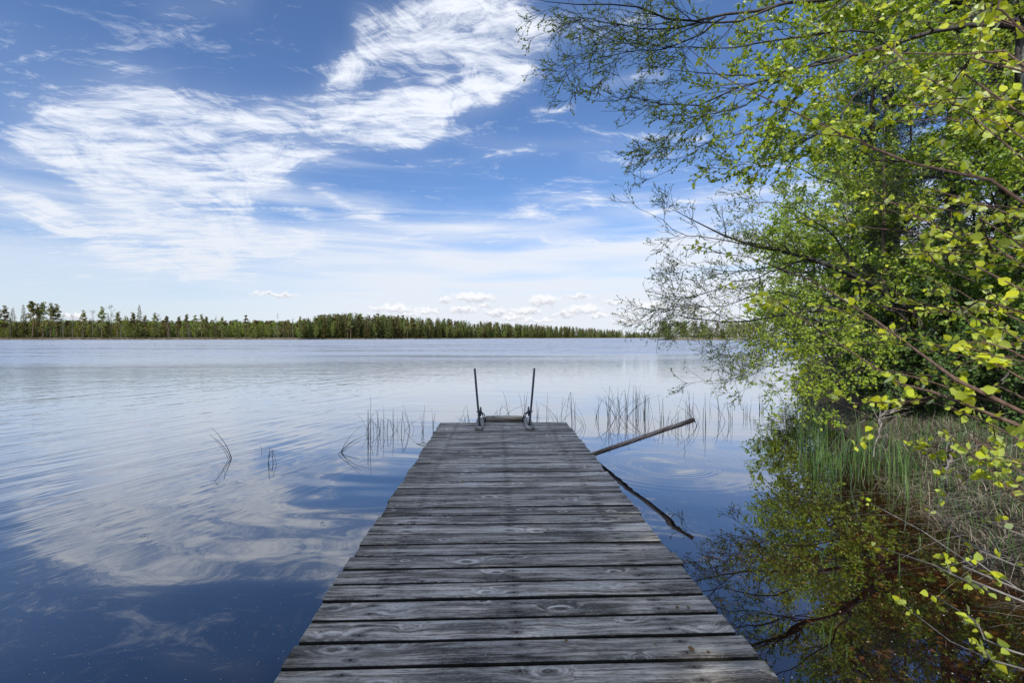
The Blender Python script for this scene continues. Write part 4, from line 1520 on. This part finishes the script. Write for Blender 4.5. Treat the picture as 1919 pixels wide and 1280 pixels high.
# --- foreground shrub: big fresh leaves, boughs reaching in from the right
ROOT = np.array([2.9, 0.75, 0.35])
FB = [
    ([(1919, 377), (1835, 350), (1781, 331), (1685, 305), (1610, 260), (1550, 235), (1460, 195), (1400, 170), (1350, 140), (1285, 85), (1240, 40)], (1.15, 2.1), .0065),
    ([(1919, 775), (1860, 740), (1810, 715), (1772, 692), (1722, 655), (1660, 620), (1610, 590), (1592, 562), (1527, 519), (1450, 496), (1396, 469), (1310, 468), (1243, 468)], (1.0, 2.1), .0075),
    ([(1919, 802), (1822, 775), (1760, 755), (1722, 737), (1680, 710), (1635, 692), (1597, 665), (1565, 642), (1500, 592), (1450, 562), (1396, 531), (1300, 533)], (1.0, 2.0), .007),
    ([(1919, 671), (1872, 665), (1822, 642), (1760, 640), (1700, 625)], (1.2, 1.6), .004),
    ([(1919, 640), (1850, 610), (1800, 575), (1770, 552), (1740, 520)], (1.2, 1.6), .004),
    ([(1919, 1110), (1872, 1083), (1829, 1063), (1791, 1042), (1760, 1024), (1722, 996), (1688, 969), (1654, 955), (1610, 935)], (1.15, 1.7), .005),
    ([(1919, 1128), (1872, 1114), (1841, 1105), (1797, 1075), (1760, 1061), (1716, 1057), (1685, 1046), (1657, 1033), (1619, 1009)], (1.05, 1.55), .005),
    ([(1919, 1255), (1857, 1233), (1810, 1213), (1776, 1200), (1754, 1188), (1729, 1170), (1700, 1142), (1679, 1118)], (1.1, 1.5), .0042),
    ([(1919, 1228), (1891, 1208), (1857, 1186), (1832, 1161), (1797, 1146), (1760, 1127), (1726, 1103)], (1.1, 1.45), .0042),
    ([(1919, 1005), (1882, 989), (1847, 974), (1810, 955), (1776, 940), (1744, 932)], (1.2, 1.6), .0035),
    ([(1919, 1067), (1847, 1038), (1810, 1008), (1776, 986), (1735, 944)], (1.25, 1.7), .0038),
    ([(1919, 460), (1850, 478), (1790, 470), (1720, 480), (1650, 470)], (1.2, 1.8), .0042),
    ([(1919, 215), (1840, 190), (1770, 165), (1700, 120), (1640, 60)], (1.2, 1.8), .0045),
    ([(1919, 120), (1800, 108), (1700, 95), (1620, 98), (1540, 60), (1480, 10)], (1.4, 2.2), .006),
    ([(1919, 300), (1860, 250), (1800, 225), (1730, 210), (1650, 140)], (1.3, 1.9), .0042),
    ([(1919, 545), (1870, 540), (1820, 522), (1760, 505), (1690, 440)], (1.15, 1.8), .0042),
    ([(1919, 710), (1860, 700), (1790, 700), (1720, 770), (1650, 790), (1590, 770), (1510, 735)], (1.2, 2.0), .005),
    ([(1919, 60), (1860, 30), (1800, 40), (1740, 60), (1690, 30)], (1.1, 1.6), .0042),
    ([(1919, 870), (1880, 850), (1840, 830), (1790, 800), (1735, 822)], (1.2, 1.7), .0038),
    ([(1960, 430), (1900, 420), (1820, 400), (1740, 385), (1640, 380), (1560, 385), (1470, 375)], (1.3, 2.4), .0048),
    ([(1960, 600), (1880, 585), (1800, 600), (1700, 560), (1600, 500), (1520, 440)], (1.3, 2.3), .0048),
    ([(1960, 140), (1860, 160), (1780, 200), (1690, 210), (1600, 190), (1500, 165), (1420, 100)], (1.3, 2.4), .0048),
]
FB += [([(1960, 905), (1880, 875), (1800, 850), (1750, 838), (1700, 830)], (1.15, 1.8), .004),
       ([(1960, 850), (1870, 805), (1780, 765), (1690, 745), (1600, 748), (1535, 738)], (1.2, 2.2), .0048),
       ([(1960, 765), (1850, 735), (1740, 700), (1620, 690), (1500, 705), (1430, 700)], (1.3, 2.4), .0045),
       ([(1960, 690), (1850, 690), (1740, 650), (1640, 650), (1540, 640), (1440, 655)], (1.4, 2.5), .0045),
       ([(1960, 960), (1900, 900), (1850, 880), (1800, 905), (1755, 935)], (1.2, 1.8), .0035)]
for _k in range(13):
    ys_ = TG.uniform(-40, 720)
    L_ = TG.uniform(260, 560)
    sl = TG.uniform(-0.45, 0.05) if ys_ > 250 else TG.uniform(-0.15, 0.4)
    dd_ = TG.uniform(1.3, 2.0)
    FB.append(([(1960 - L_ * t_, ys_ + sl * L_ * t_ + 18 * math.sin(t_ * 5 + _k)) for t_ in (0, .25, .5, .75, 1.0)], (dd_, dd_ + .9), TG.uniform(.0035, .005)))
fb = []
for pts, dep, r in FB:
    b = bough(pts, dep, r, 0.0012, 14, 0.004)
    fb.append(ext(b, ROOT + TG.normal(0, 0.06, 3), r * 1.35))


def px_of(p):
    q_ = (p - np.array([0, 0, CAM_H])) @ ROT
    return 959.5 - q_[:, 0] / q_[:, 2] * FPX, 640 + q_[:, 1] / q_[:, 2] * FPX


def leaf_front(mb, lv, g, nm=17, nt=6, k=1.0):
    # on the long shoots: a pair or triple of leaves every few centimetres, on short spurs
    PPm = lv[0][0]
    for lvl, m_, t0, dens in ((0, nm, 0.38, 1), (1, nt, 0.15, 1)):
        PN = lv[lvl][0]
        p, t = along(PN, m_, t0, 1.0, g)
        tips = PN[:, -1]
        tt = nrm(PN[:, -1] - PN[:, -2])
        p = np.concatenate([p, tips])
        t = np.concatenate([t, tt])
        rep = 2
        p = np.repeat(p, rep, 0)
        t = np.repeat(t, rep, 0)
        side = g.normal(0, 1, p.shape)
        d = nrm(t * 0.5 + side * 0.75 + np.array([0, 0, -0.15]))
        s = g.uniform(0.013, 0.034, len(p)) * k
        mb.add(*leaves(p + d * 0.006, d, s, True, 0.25, 1.12, g))


LOW = (5, 6, 7, 8, 9, 10)
leafy('alder_shrub', 'nearest shrub with bright yellow green leaves on boughs reaching in from the right edge', 'shrub', tuple(ROOT * (1, 1, 0)),
      [(smooth_line([ROOT * (1, 1, 0) + (0.3, 0, -.1), ROOT * (1, 1, 0.6) + (.12, 0, 0), ROOT + (0.02, 0, 0.05)], 6), np.linspace(.05, .035, 6))],
      [b for i, b in enumerate(fb) if i not in LOW], [(5, .35, .95, .6, .30, 7, .10, (-.15, .05, .08), .5)], (M['bark_grey'], M['bark_twig'], M['leaf_near']), leaf_fn=leaf_front)
R2_ = ROOT + (0.1, 0.25, -0.2)
leafy('alder_shrub', 'low thin shoots with sparse bright leaves arching over the dark water at lower right', 'shrub', tuple(R2_ * (1, 1, 0)),
      [(smooth_line([R2_ * (1, 1, 0) + (0.2, 0, -.1), R2_ * (1, 1, .6), R2_], 6), np.linspace(.03, .02, 6))],
      [b for i, b in enumerate(fb) if i in LOW], [(2, .5, .9, .5, .16, 6, .08, (-.15, .05, .05), .5)], (M['bark_grey'], M['bark_grey'], M['leaf_near']),
      leaf_fn=lambda mb, lv, g: leaf_front(mb, lv, g, 12, 5, .85))

# --- birch whose upper boughs cross the sky
MT = np.array([6.4, 4.6, 0.5])
MBG = [
    ([(2050, 5), (1850, 8), (1780, 3), (1690, -15), (1600, -30), (1500, -60)], (4.4, 4.8), .05),
    ([(2000, 60), (1840, 35), (1800, 55), (1760, 80), (1710, 92), (1660, 95), (1610, 100), (1560, 107), (1510, 120), (1460, 132), (1385, 145), (1335, 135), (1260, 130), (1190, 125)], (4.3, 4.8), .028),
    ([(1720, -30), (1535, -3), (1460, 8), (1410, 20), (1360, 30), (1310, 38), (1270, 38), (1210, 20), (1110, 5), (1010, 2), (975, -8)], (4.4, 4.8), .022),
    ([(1460, 8), (1380, 40), (1300, 42), (1230, 55), (1160, 45), (1085, 30), (1030, 32), (1000, 50)], (4.5, 4.9), .012),
    ([(1510, 120), (1450, 140), (1385, 165), (1320, 192), (1260, 196), (1200, 182), (1140, 190), (1085, 178)], (4.5, 4.9), .012),
    ([(1560, 107), (1500, 128), (1430, 172), (1370, 205), (1310, 215), (1260, 232), (1230, 252), (1203, 265)], (4.5, 4.8), .010),
    ([(1600, 100), (1520, 155), (1450, 215), (1380, 250), (1330, 268), (1300, 278), (1245, 278)], (4.4, 4.7), .011),
    ([(1360, 30), (1280, 80), (1210, 95), (1150, 100), (1100, 118), (1065, 128)], (4.5, 4.9), .009),
    ([(1700, 92), (1620, 160), (1560, 230), (1500, 270), (1440, 300), (1380, 308)], (4.4, 4.9), .012),
    ([(1900, 20), (1800, 130), (1700, 190), (1600, 225), (1520, 250)], (4.3, 5.0), .016),
    ([(1640, 60), (1560, 60), (1480, 70), (1400, 85), (1320, 90), (1240, 85), (1160, 80), (1100, 60)], (4.6, 5.2), .011),
    ([(1800, 60), (1700, 20), (1620, 30), (1540, 40), (1460, 55), (1400, 70)], (4.8, 5.2), .011),
]
mbg = [bough(p, d, r, 0.0016, 14, 0.012) for p, d, r in MBG]
top = np.array([5.2, 4.4, 5.1])
mbg[0] = ext(mbg[0], top, .055)
mbg[1] = ext(mbg[1], top - (0, 0, .5), .035)
mbg[9] = ext(mbg[9], top - (0, 0, 1.0), .022)


def leaf_birch(size, m2, m3, budx=(1380, 1120), bud=0.019):
    def f(mb, lv, g):
        for l, m_ in ((len(lv) - 2, m2), (len(lv) - 1, m3)):
            PN = lv[l][0]
            p, t = along(PN, m_, 0.15, 1.0, g)
            tt = nrm(PN[:, -1] - PN[:, -2])
            p = np.concatenate([p, PN[:, -1]])
            t = np.concatenate([t, tt])
            x_, _ = px_of(p)
            k = np.clip((x_ - budx[1]) / (budx[0] - budx[1]), 0, 1)
            k = np.clip(k + g.normal(0, .15, len(k)), 0, 1)
            s = (bud + (size - bud) * k) * g.uniform(0.7, 1.3, len(p))
            keep = g.random(len(p)) < (0.45 + 0.55 * k)
            d = nrm(t * 0.7 + g.normal(0, .6, p.shape) + np.array([0, 0, -0.35]) * k[:, None])
            mb.add(*leaves(p[keep], d[keep], s[keep], False, 0.25, 1.1 if True else 1, g))
    return f


leafy('birch_tree', 'birch with long dark budding boughs sweeping left across the top of the sky', 'birch tree', (6.4, 4.6, 0.4),
      [(smooth_line([MT - (0, 0, .5), MT + (-.4, 0, 1.8), MT + (-.9, -.1, 3.6), top, top + (-.3, .3, 2.5)], 14), np.linspace(.13, .04, 14))],
      mbg, [(15, .12, .98, .62, .85, 8, .13, (-.18, 0, -.05), .5), (6, .15, .98, .6, .34, 6, .16, (-.1, 0, .02), .55), (3, .2, 1, .6, .13, 4, .18, (0, 0, .1), .6)],
      (M['bark_birch'], M['bark_dark'], M['leaf_mid']), leaf_fn=leaf_birch(.048, 6, 5, (1580, 1190)))

# --- leaning tree with dark twiggy boughs over the water
NTB = np.array([7.6, 7.4, 0.5])
NB = [
    ([(1720, 600), (1650, 555), (1588, 500), (1557, 489), (1507, 481), (1450, 469), (1380, 450), (1334, 431), (1276, 408), (1238, 373), (1222, 335)], (7.0, 5.8), .036),
    ([(1507, 481), (1450, 467), (1350, 450), (1280, 438), (1215, 400), (1192, 388)], (6.4, 6.0), .012),
    ([(1690, 590), (1642, 580), (1584, 577), (1527, 577), (1480, 587), (1411, 600), (1365, 604), (1315, 596), (1257, 590), (1213, 566)], (7.0, 5.9), .026),
    ([(1500, 560), (1450, 545), (1400, 560), (1330, 575), (1270, 560), (1225, 545)], (6.6, 6.0), .010),
    ([(1540, 487), (1500, 490), (1420, 520), (1330, 545), (1270, 555), (1235, 500)], (6.6, 5.9), .012),
    ([(1620, 600), (1560, 620), (1480, 640), (1420, 655), (1370, 672), (1325, 690)], (6.6, 5.6), .011),
    ([(1680, 640), (1600, 650), (1540, 680), (1480, 705), (1440, 728)], (6.8, 5.8), .010),
    ([(1560, 489), (1500, 510), (1440, 505), (1380, 510), (1310, 500), (1255, 495)], (6.5, 5.9), .011),
    ([(1600, 500), (1560, 440), (1500, 400), (1440, 380), (1390, 395)], (6.8, 6.4), .014),
    ([(1640, 580), (1570, 600), (1500, 610), (1430, 620), (1370, 640), (1330, 650)], (6.9, 5.8), .011),
    ([(1365, 604), (1320, 575), (1270, 575), (1220, 590)], (6.1, 5.8), .006),
    ([(1620, 640), (1560, 650), (1490, 660), (1430, 690), (1390, 715), (1340, 712)], (6.6, 5.6), .009),
    ([(1660, 660), (1610, 690), (1560, 720), (1510, 750), (1470, 770)], (6.6, 5.9), .009),
    ([(1700, 610), (1640, 630), (1580, 660), (1530, 700), (1500, 735)], (7.0, 6.2), .010),
]
nbg = [bough(p, d, r, 0.0018, 14, 0.015) for p, d, r in NB]
nbg[0] = ext(nbg[0], NTB + (0, 0, .1), .07)
nbg[2] = ext(nbg[2], NTB + (0, 0, .25), .05)
leafy('rowan_tree', 'leaning tree with tangled dark twigs reaching over the lake just above the island', 'tree', (7.6, 7.4, 0.4),
      [(smooth_line([NTB - (0, 0, .6), NTB, P(1720, 600, 7.0), P(1650, 552, 6.9)], 10), np.linspace(.11, .045, 10))],
      nbg, [(14, .12, .98, .6, .72, 8, .15, (-.15, 0, .02), .5), (6, .15, .98, .65, .40, 6, .18, (-.08, 0, .03), .55), (3, .2, 1, .6, .15, 4, .2, (0, 0, .1), .6)],
      (M['bark_grey'], M['bark_dark'], M['leaf_mid']), leaf_fn=leaf_birch(.045, 4, 4, (1620, 1330), .019))


# --- dense spring-green trees behind
def full_tree(name, label, base, H, lean, spread, nl, leafsz, mats, seed, group=None, low=0.15, m2=8, m3=7, bias=(-.3, -.1, .1)):
    g = np.random.default_rng(seed)
    base = np.array(base, float)
    ax = smooth_line([base - (0, 0, .4), base + np.array([lean[0] * .4, lean[1] * .4, H * .45]), base + np.array([lean[0], lean[1], H])], 14, 0.03)
    rr = np.linspace(.035 * H ** .6, .012, 14)
    b0, r0 = spawn(ax[None], rr[None], nl, low, .97, .95, spread, 14, .10, bias, .45, .25, .45, .004, g)
    bs = [(b0[i], r0[i]) for i in range(len(b0))]
    return leafy(name, label, name.replace('_', ' '), tuple(base), [(ax, rr)], bs,
                 [(m2, .15, .98, .65, spread * .42, 6, .14, (bias[0] * .4, 0, -.05), .5), (m3, .1, 1, .65, spread * .17, 4, .18, (0, 0, -.05), .55)],
                 mats, group, leaf_birch(leafsz, 5, 8, (100, 0)), rng=g)


full_tree('birch_tree', 'tall birch whose fine pale green crown meets the sky above the island', (10.6, 11.5, .9), 9.5, (-1.4, -.6), 3.1, 34, .055,
          (M['bark_birch'], M['bark_dark'], M['leaf_far']), 101, m2=11, m3=11)
full_tree('birch_tree', 'birch with a full leafy crown filling the upper right behind the nearest boughs', (9.6, 8.0, .8), 9.5, (-1.2, 0), 2.9, 34, .05,
          (M['bark_birch'], M['bark_dark'], M['leaf_mid']), 102, m2=11, m3=11)
full_tree('alder_tree', 'bushy alder with round green leaves overhanging the bank at mid height', (7.7, 6.3, .7), 4.4, (-.7, -.2), 2.1, 32, .05,
          (M['bark_grey'], M['bark_dark'], M['leaf_far']), 103, m2=11, m3=10, low=.08)
full_tree('alder_tree', 'low alder bush drooping into the water beyond the green sedge', (8.7, 10.4, .5), 4.6, (-1.0, -.4), 2.5, 30, .05,
          (M['bark_grey'], M['bark_dark'], M['leaf_far']), 104, m2=11, m3=10, low=.05, bias=(-.35, -.1, -.08))
full_tree('birch_tree', 'slender birch farther right with its pale trunk lost among green leaves', (8.4, 5.6, .9), 8.5, (-.6, .2), 2.4, 30, .045,
          (M['bark_birch'], M['bark_dark'], M['leaf_mid']), 105, m2=11, m3=10)
full_tree('willow_bush', 'farthest green bush where the right bank meets the open lake', (11.5, 15.0, .4), 4.8, (-1.2, 0), 3.0, 28, .07,
          (M['bark_grey'], M['bark_dark'], M['leaf_far']), 106, m2=11, m3=10, low=.05)


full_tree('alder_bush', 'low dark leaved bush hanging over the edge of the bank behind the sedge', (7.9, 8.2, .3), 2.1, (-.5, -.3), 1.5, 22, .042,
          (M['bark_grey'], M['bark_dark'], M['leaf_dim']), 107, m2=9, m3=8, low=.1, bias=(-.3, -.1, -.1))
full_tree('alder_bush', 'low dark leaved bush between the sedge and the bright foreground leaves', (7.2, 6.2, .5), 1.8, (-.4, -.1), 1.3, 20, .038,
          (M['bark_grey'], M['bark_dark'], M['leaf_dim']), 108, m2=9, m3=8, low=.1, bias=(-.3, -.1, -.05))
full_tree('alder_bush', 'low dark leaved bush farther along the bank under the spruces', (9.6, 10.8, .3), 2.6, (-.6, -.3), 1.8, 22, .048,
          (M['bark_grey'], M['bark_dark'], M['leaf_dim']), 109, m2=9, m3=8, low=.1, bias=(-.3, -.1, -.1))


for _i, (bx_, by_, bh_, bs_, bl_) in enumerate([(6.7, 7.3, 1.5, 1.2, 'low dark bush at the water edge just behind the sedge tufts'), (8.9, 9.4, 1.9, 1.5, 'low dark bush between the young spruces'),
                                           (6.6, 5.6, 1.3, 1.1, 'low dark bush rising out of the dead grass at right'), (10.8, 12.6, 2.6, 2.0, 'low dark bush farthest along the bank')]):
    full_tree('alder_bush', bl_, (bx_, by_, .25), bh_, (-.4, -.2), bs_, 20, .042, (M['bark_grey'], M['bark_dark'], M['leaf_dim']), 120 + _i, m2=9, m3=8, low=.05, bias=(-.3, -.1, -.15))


# --- spruces
def near_spruce(H, R, seed, per=7, needles=15, m=11):
    g = np.random.default_rng(seed)
    nw = int(H / 0.36)
    hs_ = np.linspace(0.05, 0.97, nw)
    PPs, RRs = [], []
    for h in hs_:
        L = R * (1.03 - h) ** 0.8
        for k in range(per):
            a = g.uniform(0, 2 * PI)
            l_ = L * g.uniform(.75, 1.1)
            t = np.linspace(0, 1, 8)
            pts = np.stack([math.cos(a) * l_ * t, math.sin(a) * l_ * t, h * H + 0.10 * l_ * t - 0.38 * l_ * t ** 2 + 0.14 * l_ * t ** 4], 1)
            PPs.append(pts + g.normal(0, .012, pts.shape))
            RRs.append(np.linspace(.018, .004, 8) * (1.2 - h))
    PP = np.array(PPs)
    RR = np.array(RRs)
    P2, R2 = spawn(PP, RR, m, .15, 1.0, .75, .55 * R / 2.3, 4, .08, (0, 0, -.25), .5, .4, .55, .002, g)
    tb = MB().add(*tubes(np.array([(0, 0, -.5), (0, 0, H * .5), (0, 0, H)]), np.array([.015 * H, .009 * H, .01]), 10))
    br = MB().add(*tubes(PP, RR, 4, False)).add(*tubes(P2, R2, 3, False))
    nd = MB()
    for PN, mm in ((PP, needles), (P2, needles)):
        p, t = along(PN, mm, .15, 1, g)
        d = nrm(t * .8 + g.normal(0, .55, p.shape) + (0, 0, -.1))
        nd.add(*leaves(p, d, g.uniform(.05, .10, len(p)), False, .2, .22, g))
    return tb.mesh('trunk', True), br.mesh('branches'), nd.mesh('needles')


SPM = []
for H_, R_, sd, mat_n in ((13.0, 2.5, 201, 'needle'), (15.0, 2.3, 202, 'needle')):
    a, b, c_ = near_spruce(H_, R_, sd)
    a.materials.append(M['bark_pine'])
    b.materials.append(M['bark_dark'])
    c_.materials.append(M['needle'])
    SPM.append((a, b, c_))


def put_spruce(i, loc, s, label, group='spruces on the near shore', rz=0.0):
    e = tag(empty('spruce_tree', loc, rz), label, 'spruce tree', group)
    e.scale = (s, s, s)
    for nm2, me in zip(('trunk', 'branches', 'crown'), SPM[i]):
        c_ = bpy.data.objects.new(nm2, me)
        COL.objects.link(c_)
        c_.parent = e
    return e


put_spruce(0, (10.3, 8.9, .7), 1.0, 'dark spruce filling the gap behind the leafy birches at right')
put_spruce(1, (12.6, 12.2, .9), 1.0, 'dark spruce deeper in the wood, left of the others', rz=1.0)
put_spruce(0, (9.6, 6.3, .8), .95, 'dark spruce closest to the water behind the alder', rz=2.2)
put_spruce(1, (9.2, 10.9, .4), .62, 'smaller spruce whose low boughs hang over the sedge', rz=0.4)
put_spruce(0, (8.4, 4.0, .9), .85, 'dark spruce at the far right behind the bright foreground leaves', rz=4.0)
put_spruce(1, (15.0, 17.0, 1.0), 1.0, 'farthest dark spruce of the near wood', rz=3.0)
put_spruce(1, (7.5, 8.6, .25), .36, 'young spruce bush with low dark boughs over the dead grass', rz=5.0)
put_spruce(0, (8.9, 10.0, .2), .42, 'young spruce leaning over the water behind the sedge', rz=2.0)
put_spruce(0, (7.2, 7.0, .3), .26, 'smallest young spruce on the bank, nearest the viewer', rz=1.0)
for _i in range(12):
    _x = 13.0 + 2.3 * (_i % 4) + TG.uniform(-.8, .8)
    _y = -6.0 + 4.2 * (_i // 4) + TG.uniform(-1, 1)
    put_spruce(_i % 2, (_x, _y, .9), TG.uniform(.8, 1.15), 'spruce deep in the wood on the right, outside the view', 'spruces deep in the wood on the right', _i * 1.1)
# the wood behind the viewer: its shade lies over the jetty
SHG = 'spruces on the shore at the foot of the jetty'
def shade_at(u, v):
    ca, sa = math.cos(SUN_AZ - PI), math.sin(SUN_AZ - PI)
    return (u * ca + v * sa, -u * sa + v * ca, .4)


for i_, (u_, v_, s_, sp_, lb_) in enumerate([
        (-1.35, -7.0, 1.3, 0, 'spruce behind the viewpoint standing closest to the jetty'), (-3.0, -6.6, 1.5, 1, 'tall spruce behind the viewpoint, second from the jetty'),
        (-4.4, -6.9, 1.45, 0, 'tall spruce behind the viewpoint, third from the jetty'), (-2.2, -9.0, 1.5, 1, 'spruce of the back row behind the viewpoint, nearer the jetty'),
        (-3.7, -9.3, 1.6, 0, 'spruce of the back row behind the viewpoint, farther from the jetty'), (-5.6, -8.2, 1.5, 1, 'outermost spruce behind the viewpoint on the left'),
        (-0.9, -9.6, 1.35, 0, 'spruce behind the viewpoint farthest right'), (-1.9, -11.5, 1.6, 1, 'spruce behind the viewpoint in the third row, near the jetty'),
        (-3.2, -12.0, 1.6, 0, 'spruce behind the viewpoint in the third row, left')]):
    put_spruce(sp_, shade_at(u_, v_), s_, lb_, SHG, i_ * 1.3)

# ------------------------------------------------------------------ sedge, shoots and dead grass along the right bank
SG = np.random.default_rng(31)


def blades(mb, base, n, h, spread, w=0.004, lean=0.35, g=SG):
    K = 6
    t = np.linspace(0, 1, K)
    b = np.array(base)[None] + np.concatenate([g.normal(0, spread, (n, 2)), np.zeros((n, 1))], 1)
    hh = h * g.uniform(.5, 1.1, n)
    a = g.uniform(0, 2 * PI, n)
    ln = np.abs(g.normal(0, lean, n)) * hh
    pts = b[:, None] + np.stack([np.cos(a)[:, None] * ln[:, None] * t ** 2, np.sin(a)[:, None] * ln[:, None] * t ** 2, hh[:, None] * t - 0.3 * ln[:, None] * t ** 3], -1)
    wd = (w * (1 - t ** 2) + 0.0006)[None, :, None]
    sd = np.stack([-np.sin(a), np.cos(a), np.zeros(n)], 1)[:, None]
    V = np.stack([pts - sd * wd, pts + sd * wd], 2).reshape(-1, 3)
    i = (np.arange(n)[:, None] * K + np.arange(K - 1)[None]).ravel() * 2
    mb.add(V, np.stack([i, i + 1, i + 3, i + 2], 1))
    return mb


SEDM = []
for s in range(5):
    mb = MB()
    blades(mb, (0, 0, -.12), 9 + 4 * s, .58 + .06 * (s % 3), .10, .004, .30)
    me = mb.mesh('sedge')
    me.materials.append(M['sedge'])
    SEDM.append(me)
sed = []
for i in range(38):
    for _ in range(60):
        px_ = SG.uniform(1490, 1850)
        py_ = SG.uniform(745, 900)
        p = PW(px_, py_)
        sdv = shore_d(p[0], p[1])
        if -1.5 < sdv < 0.1 and p[1] > 4.6:
            break
    o = bpy.data.objects.new('sedge_clump', SEDM[i % 5])
    COL.objects.link(o)
    o.location = (p[0], p[1], 0)
    o.rotation_euler = (0, 0, SG.uniform(0, 6.28))
    k = SG.uniform(.6, 1.1)
    o.scale = (k, k, k)
    tag(o, ('tall' if k > .85 else 'short') + (' green sedge tuft ' if sdv > -.8 else ' outermost green sedge tuft ') + ('near the dead grass, closest to the viewer' if p[1] < 5.6 else 'in the middle of the right bank' if p[1] < 7.2 else 'farther off where the low boughs hang'), 'sedge', 'sedge tufts in the shallows of the right bank')
SH = [(1842, 960, 60), (1803, 905, 50), (1787, 900, 34), (1683, 884, 64), (1700, 938, 60), (1641, 862, 40), (1558, 925, 24), (1602, 908, 16), (1592, 912, 26), (1606, 955, 36),
      (1565, 968, 20), (1588, 990, 18), (1622, 992, 16), (1512, 1010, 14), (1676, 906, 18), (1536, 1054, 26), (1493, 1017, 24), (1685, 1075, 30), (1726, 1020, 46), (1778, 1048, 44),
      (1803, 1065, 30), (1792, 1070, 34), (1815, 1050, 60), (1885, 1000, 60), (1879, 1075, 36), (1900, 1060, 44), (1480, 1052, 30), (1522, 1105, 36), (1548, 1205, 40), (1586, 1228, 36),
      (1500, 1190, 24), (1502, 1260, 34), (1766, 960, 30), (1764, 968, 22), (1731, 946, 18), (1868, 1280, 20), (1425, 1090, 40), (1744, 1250, 24)]
for i, (px_, py_, hp) in enumerate(SH):
    p = PW(px_, py_)
    h = hp / 853 * p[1] * 1.25
    mb = MB()
    blades(mb, (0, 0, -.08), 1 if hp < 38 else 3, h + .1, .006, .0035, .18)
    o = mb.build('green_shoot', M['sedge'], loc=(p[0], p[1], 0))
    tag(o, 'thin green shoot poking up through the dark reflecting water at the lower right', 'shoot', 'green shoots in the dark water')
# dead grass tussocks and debris on the bank
mb = MB()
n = 1900
X_ = SG.uniform(2.6, 12, n * 6)
Y_ = SG.uniform(0.3, 13, n * 6)
sdv = shore_d(X_, Y_)
ok = (sdv > -0.12) & (sdv < 2.4) & (Y_ < 6.6)
X_, Y_ = X_[ok][:n], Y_[ok][:n]
Z_ = ground_z(X_, Y_)
for x_, y_, z_ in zip(X_, Y_, Z_):
    blades(mb, (x_, y_, z_ - .02), 12, SG.uniform(.08, .26), .07, .0026, 2.4)
tag(mb.build('dead_grass', M['straw']), 'matted dead grass and straw covering the right bank', 'grass', None, 'stuff')
mb = MB()
for x_, y_, z_ in zip(X_[::2], Y_[::2], Z_[::2]):
    blades(mb, (x_, y_, z_ - .02), 13, SG.uniform(.10, .3), .06, .0032, .5)
tag(mb.build('fresh_grass', M['sedge']), 'fresh green grass coming up through the dead grass on the bank', 'grass', None, 'stuff')
k = 2600
i_ = SG.integers(0, len(X_), k)
pos = np.stack([X_[i_] + SG.normal(0, .25, k), Y_[i_] + SG.normal(0, .25, k), np.zeros(k)], 1)
pos[:, 2] = ground_z(pos[:, 0], pos[:, 1]) + SG.uniform(.005, .06, k)
tag(MB().add(*leaves(pos, SG.normal(0, 1, (k, 3)) * (1, 1, .3), SG.uniform(.02, .05, k), False, .6, 1.1, SG)).build('leaf_litter', M['litter_dark']),
    'brown leaf litter lying between the dead grass on the bank', 'litter', None, 'stuff')
# fallen twigs and branches tangled over the edge of the bank
for i, (a, b, z0, z1, lab) in enumerate([((4.6, 5.4), (6.0, 6.6), .08, .5, 'grey fallen branch lying along the edge of the bank'),
                                         ((4.9, 4.7), (5.9, 4.2), .1, .55, 'thin fallen branch propped on the bank behind the sedge'),
                                         ((5.9, 7.2), (7.4, 6.4), .15, .9, 'broken branch leaning out of the dead grass'),
                                         ((4.2, 4.1), (5.3, 4.9), .05, .35, 'crooked twig reaching down the bank to the water')]):
    line = smooth_line([(a[0], a[1], z0), ((a[0] + b[0]) / 2, (a[1] + b[1]) / 2 + .1, (z0 + z1) / 2 + .1), (b[0], b[1], z1)], 14, .02)
    rr = np.linspace(.006, .018, 14)
    mb = MB().add(*tubes(line, rr, 6))
    p, r = spawn(line[None], rr[None], 14, .05, .9, .8, .5, 6, .2, (0, 0, .1), .5, .3, .3, .0015, SG)
    mb.add(*tubes(p, r, 4, False))
    tag(mb.build('fallen_branch', M['bark_grey'], smooth=True), lab, 'branch', 'fallen branches on the bank')
